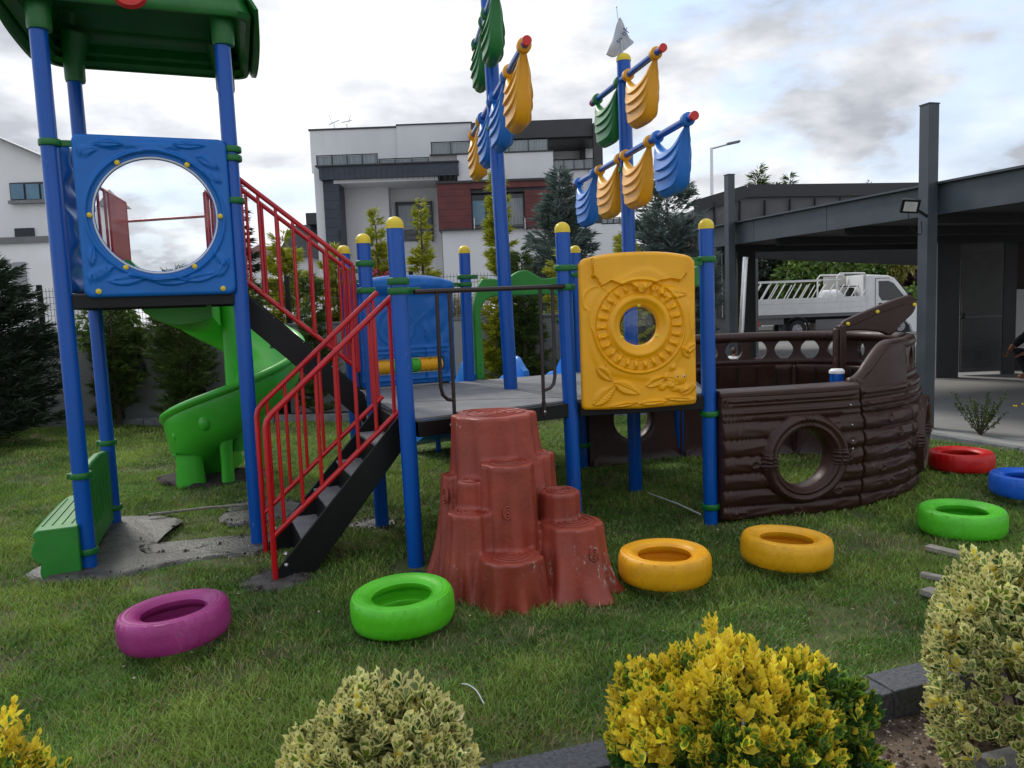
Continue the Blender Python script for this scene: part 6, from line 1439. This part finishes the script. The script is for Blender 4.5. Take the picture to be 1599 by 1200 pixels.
# ================================================================== PEOPLE
def skin_body(name, pts, edges, rad, m, parent, root=0, lv=2):
    me = bpy.data.meshes.new(name); L0 = parent.location; me.from_pydata([V3(p)-L0 for p in pts], edges, []); me.materials.append(m)
    o = bpy.data.objects.new(name, me); COL.objects.link(o); o.parent = parent; s = o.modifiers.new('skin', 'SKIN')
    for i, v in enumerate(me.skin_vertices[0].data): v.radius = (rad[i], rad[i]); v.use_root = (i == root)
    s.use_smooth_shade = True; u = o.modifiers.new('sub', 'SUBSURF'); u.levels = lv; u.render_levels = lv; return o
def person(base, lab, pose, sc_, top_m, leg_m, yaw):
    t = thing('person', base, lab, 'person'); B = V3(base); rot = Matrix.Rotation(yaw, 3, 'Z')
    J = {k: B+rot @ (Vector(v)*sc_) for k, v in pose.items()}
    def body(names, edges, rads, m, nm, root=0): return skin_body(nm, [J[n] for n in names], [(names.index(a), names.index(c)) for a, c in edges], [q*sc_ for q in rads], m, t, root)
    body(['pelvis', 'spine', 'chest', 'neck', 'head0', 'sl', 'el', 'wl', 'hl', 'sr', 'er', 'wr', 'hr', 'hipl', 'kl', 'al', 'tl', 'hipr', 'kr', 'ar', 'tr'],
         [('pelvis', 'spine'), ('spine', 'chest'), ('chest', 'neck'), ('neck', 'head0'), ('chest', 'sl'), ('sl', 'el'), ('el', 'wl'), ('wl', 'hl'), ('chest', 'sr'), ('sr', 'er'), ('er', 'wr'), ('wr', 'hr'), ('pelvis', 'hipl'), ('hipl', 'kl'), ('kl', 'al'), ('al', 'tl'), ('pelvis', 'hipr'), ('hipr', 'kr'), ('kr', 'ar'), ('ar', 'tr')],
         [.12, .11, .13, .05, .055, .06, .043, .03, .03, .06, .043, .03, .03, .08, .055, .04, .035, .08, .055, .04, .035], M['skin'], 'body')
    body(['pelvis', 'spine', 'chest', 'sl', 'el', 'sr', 'er'], [('pelvis', 'spine'), ('spine', 'chest'), ('chest', 'sl'), ('sl', 'el'), ('chest', 'sr'), ('sr', 'er')], [.145, .135, .155, .085, .062, .085, .062], top_m, 'shirt')
    body(['pelvis', 'hipl', 'kl', 'al', 'hipr', 'kr', 'ar'], [('pelvis', 'hipl'), ('hipl', 'kl'), ('kl', 'al'), ('pelvis', 'hipr'), ('hipr', 'kr'), ('kr', 'ar')], [.15, .1, .075, .055, .1, .075, .055], leg_m, 'trousers')
    h = J['head']; f = rot @ Vector((0, -1, 0)); b = MB(); b.ball(h, .10*sc_, 18, sc=(.85, .98, 1.15)); b.ball(h+f*.10*sc_-dz*.015*sc_, .018*sc_, 8)
    sd_ = rot @ Vector((1, 0, 0))
    for s in (-1, 1): b.ball(h+sd_*s*.086*sc_, .024*sc_, 8, sc=(.6, 1, 1.3))
    hd = b.build('head', M['skin'], t, smooth=180)
    b = MB()
    for s in (-1, 1): b.ball(h+f*.088*sc_+sd_*s*.034*sc_+dz*.015*sc_, .010*sc_, 8)
    b.build('eyes', M['rubber'], hd); b = MB(); b.box(h+f*.093*sc_-dz*.05*sc_, (.04*sc_, .012*sc_, .008*sc_), rz=yaw); b.build('mouth', M['redclad'], hd)
    b = MB(); b.ball(h-f*.018*sc_+dz*.025*sc_, .106*sc_, 18, sc=(.9, 1.0, 1.12)); b.build('hair', M['hair'], hd, smooth=180)
    b = MB()
    for w_, s in (('hl', 1), ('hr', -1)):
        e = 'wl' if w_ == 'hl' else 'wr'; d = (J[w_]-J[e]).normalized(); u_ = d.cross(dz).normalized() if abs(d.z) < .9 else Vector((1, 0, 0)); v_ = d.cross(u_)
        for k in range(4): a = J[w_]+u_*(k-1.5)*.018*sc_; b.tube([a, a+d*.045*sc_, a+d*.07*sc_+v_*.02*sc_], [.0095*sc_, .009*sc_, .007*sc_], 6)
        a = J[w_]-d*.03*sc_; b.tube([a, a+u_*.04*sc_+d*.02*sc_, a+u_*.045*sc_+d*.05*sc_], [.011*sc_, .01*sc_, .008*sc_], 6)
    b.build('fingers', M['skin'], t)
    return t
stand = dict(pelvis=(0, 0, .93), spine=(0, .01, 1.12), chest=(0, 0, 1.32), neck=(0, 0, 1.47), head0=(0, -.01, 1.56), head=(0, -.02, 1.62), sl=(.17, 0, 1.40), el=(.22, .02, 1.12), wl=(.22, -.06, .88), hl=(.22, -.08, .80), sr=(-.17, 0, 1.40), er=(-.22, .02, 1.12), wr=(-.22, -.06, .88), hr=(-.22, -.08, .80), hipl=(.09, 0, .88), kl=(.10, -.02, .48), al=(.10, .02, .08), tl=(.11, -.14, .03), hipr=(-.09, 0, .88), kr=(-.10, -.02, .48), ar=(-.10, .02, .08), tr=(-.11, -.14, .03))
hp = at(1146, 549, 12.6); scl = (hp.z)/1.62
person((hp.x, 12.6, 0), 'small child with dark brown hair and white top seen through the ship railing', stand, scl*1.0, M['cloth_w'], M['cloth_k'], 2.2)
sq = dict(pelvis=(0, .15, .30), spine=(0, .12, .48), chest=(0, -.02, .66), neck=(0, -.12, .80), head0=(0, -.16, .88), head=(0, -.19, .94), sl=(.17, -.04, .72), el=(.24, -.28, .52), wl=(.14, -.46, .44), hl=(.12, -.52, .42), sr=(-.17, -.04, .72), er=(-.24, -.28, .52), wr=(-.14, -.46, .44), hr=(-.12, -.52, .42), hipl=(.10, .12, .28), kl=(.17, -.30, .48), al=(.14, -.08, .08), tl=(.15, -.24, .03), hipr=(-.10, .12, .28), kr=(-.17, -.30, .48), ar=(-.14, -.08, .08), tr=(-.15, -.24, .03))
g_ = gnd(1622, 592); person((g_.x, g_.y, 0), 'person in dark clothes crouching under the carport at the right edge', sq, 1.12, M['cloth_k'], M['cloth_k'], -1.3)
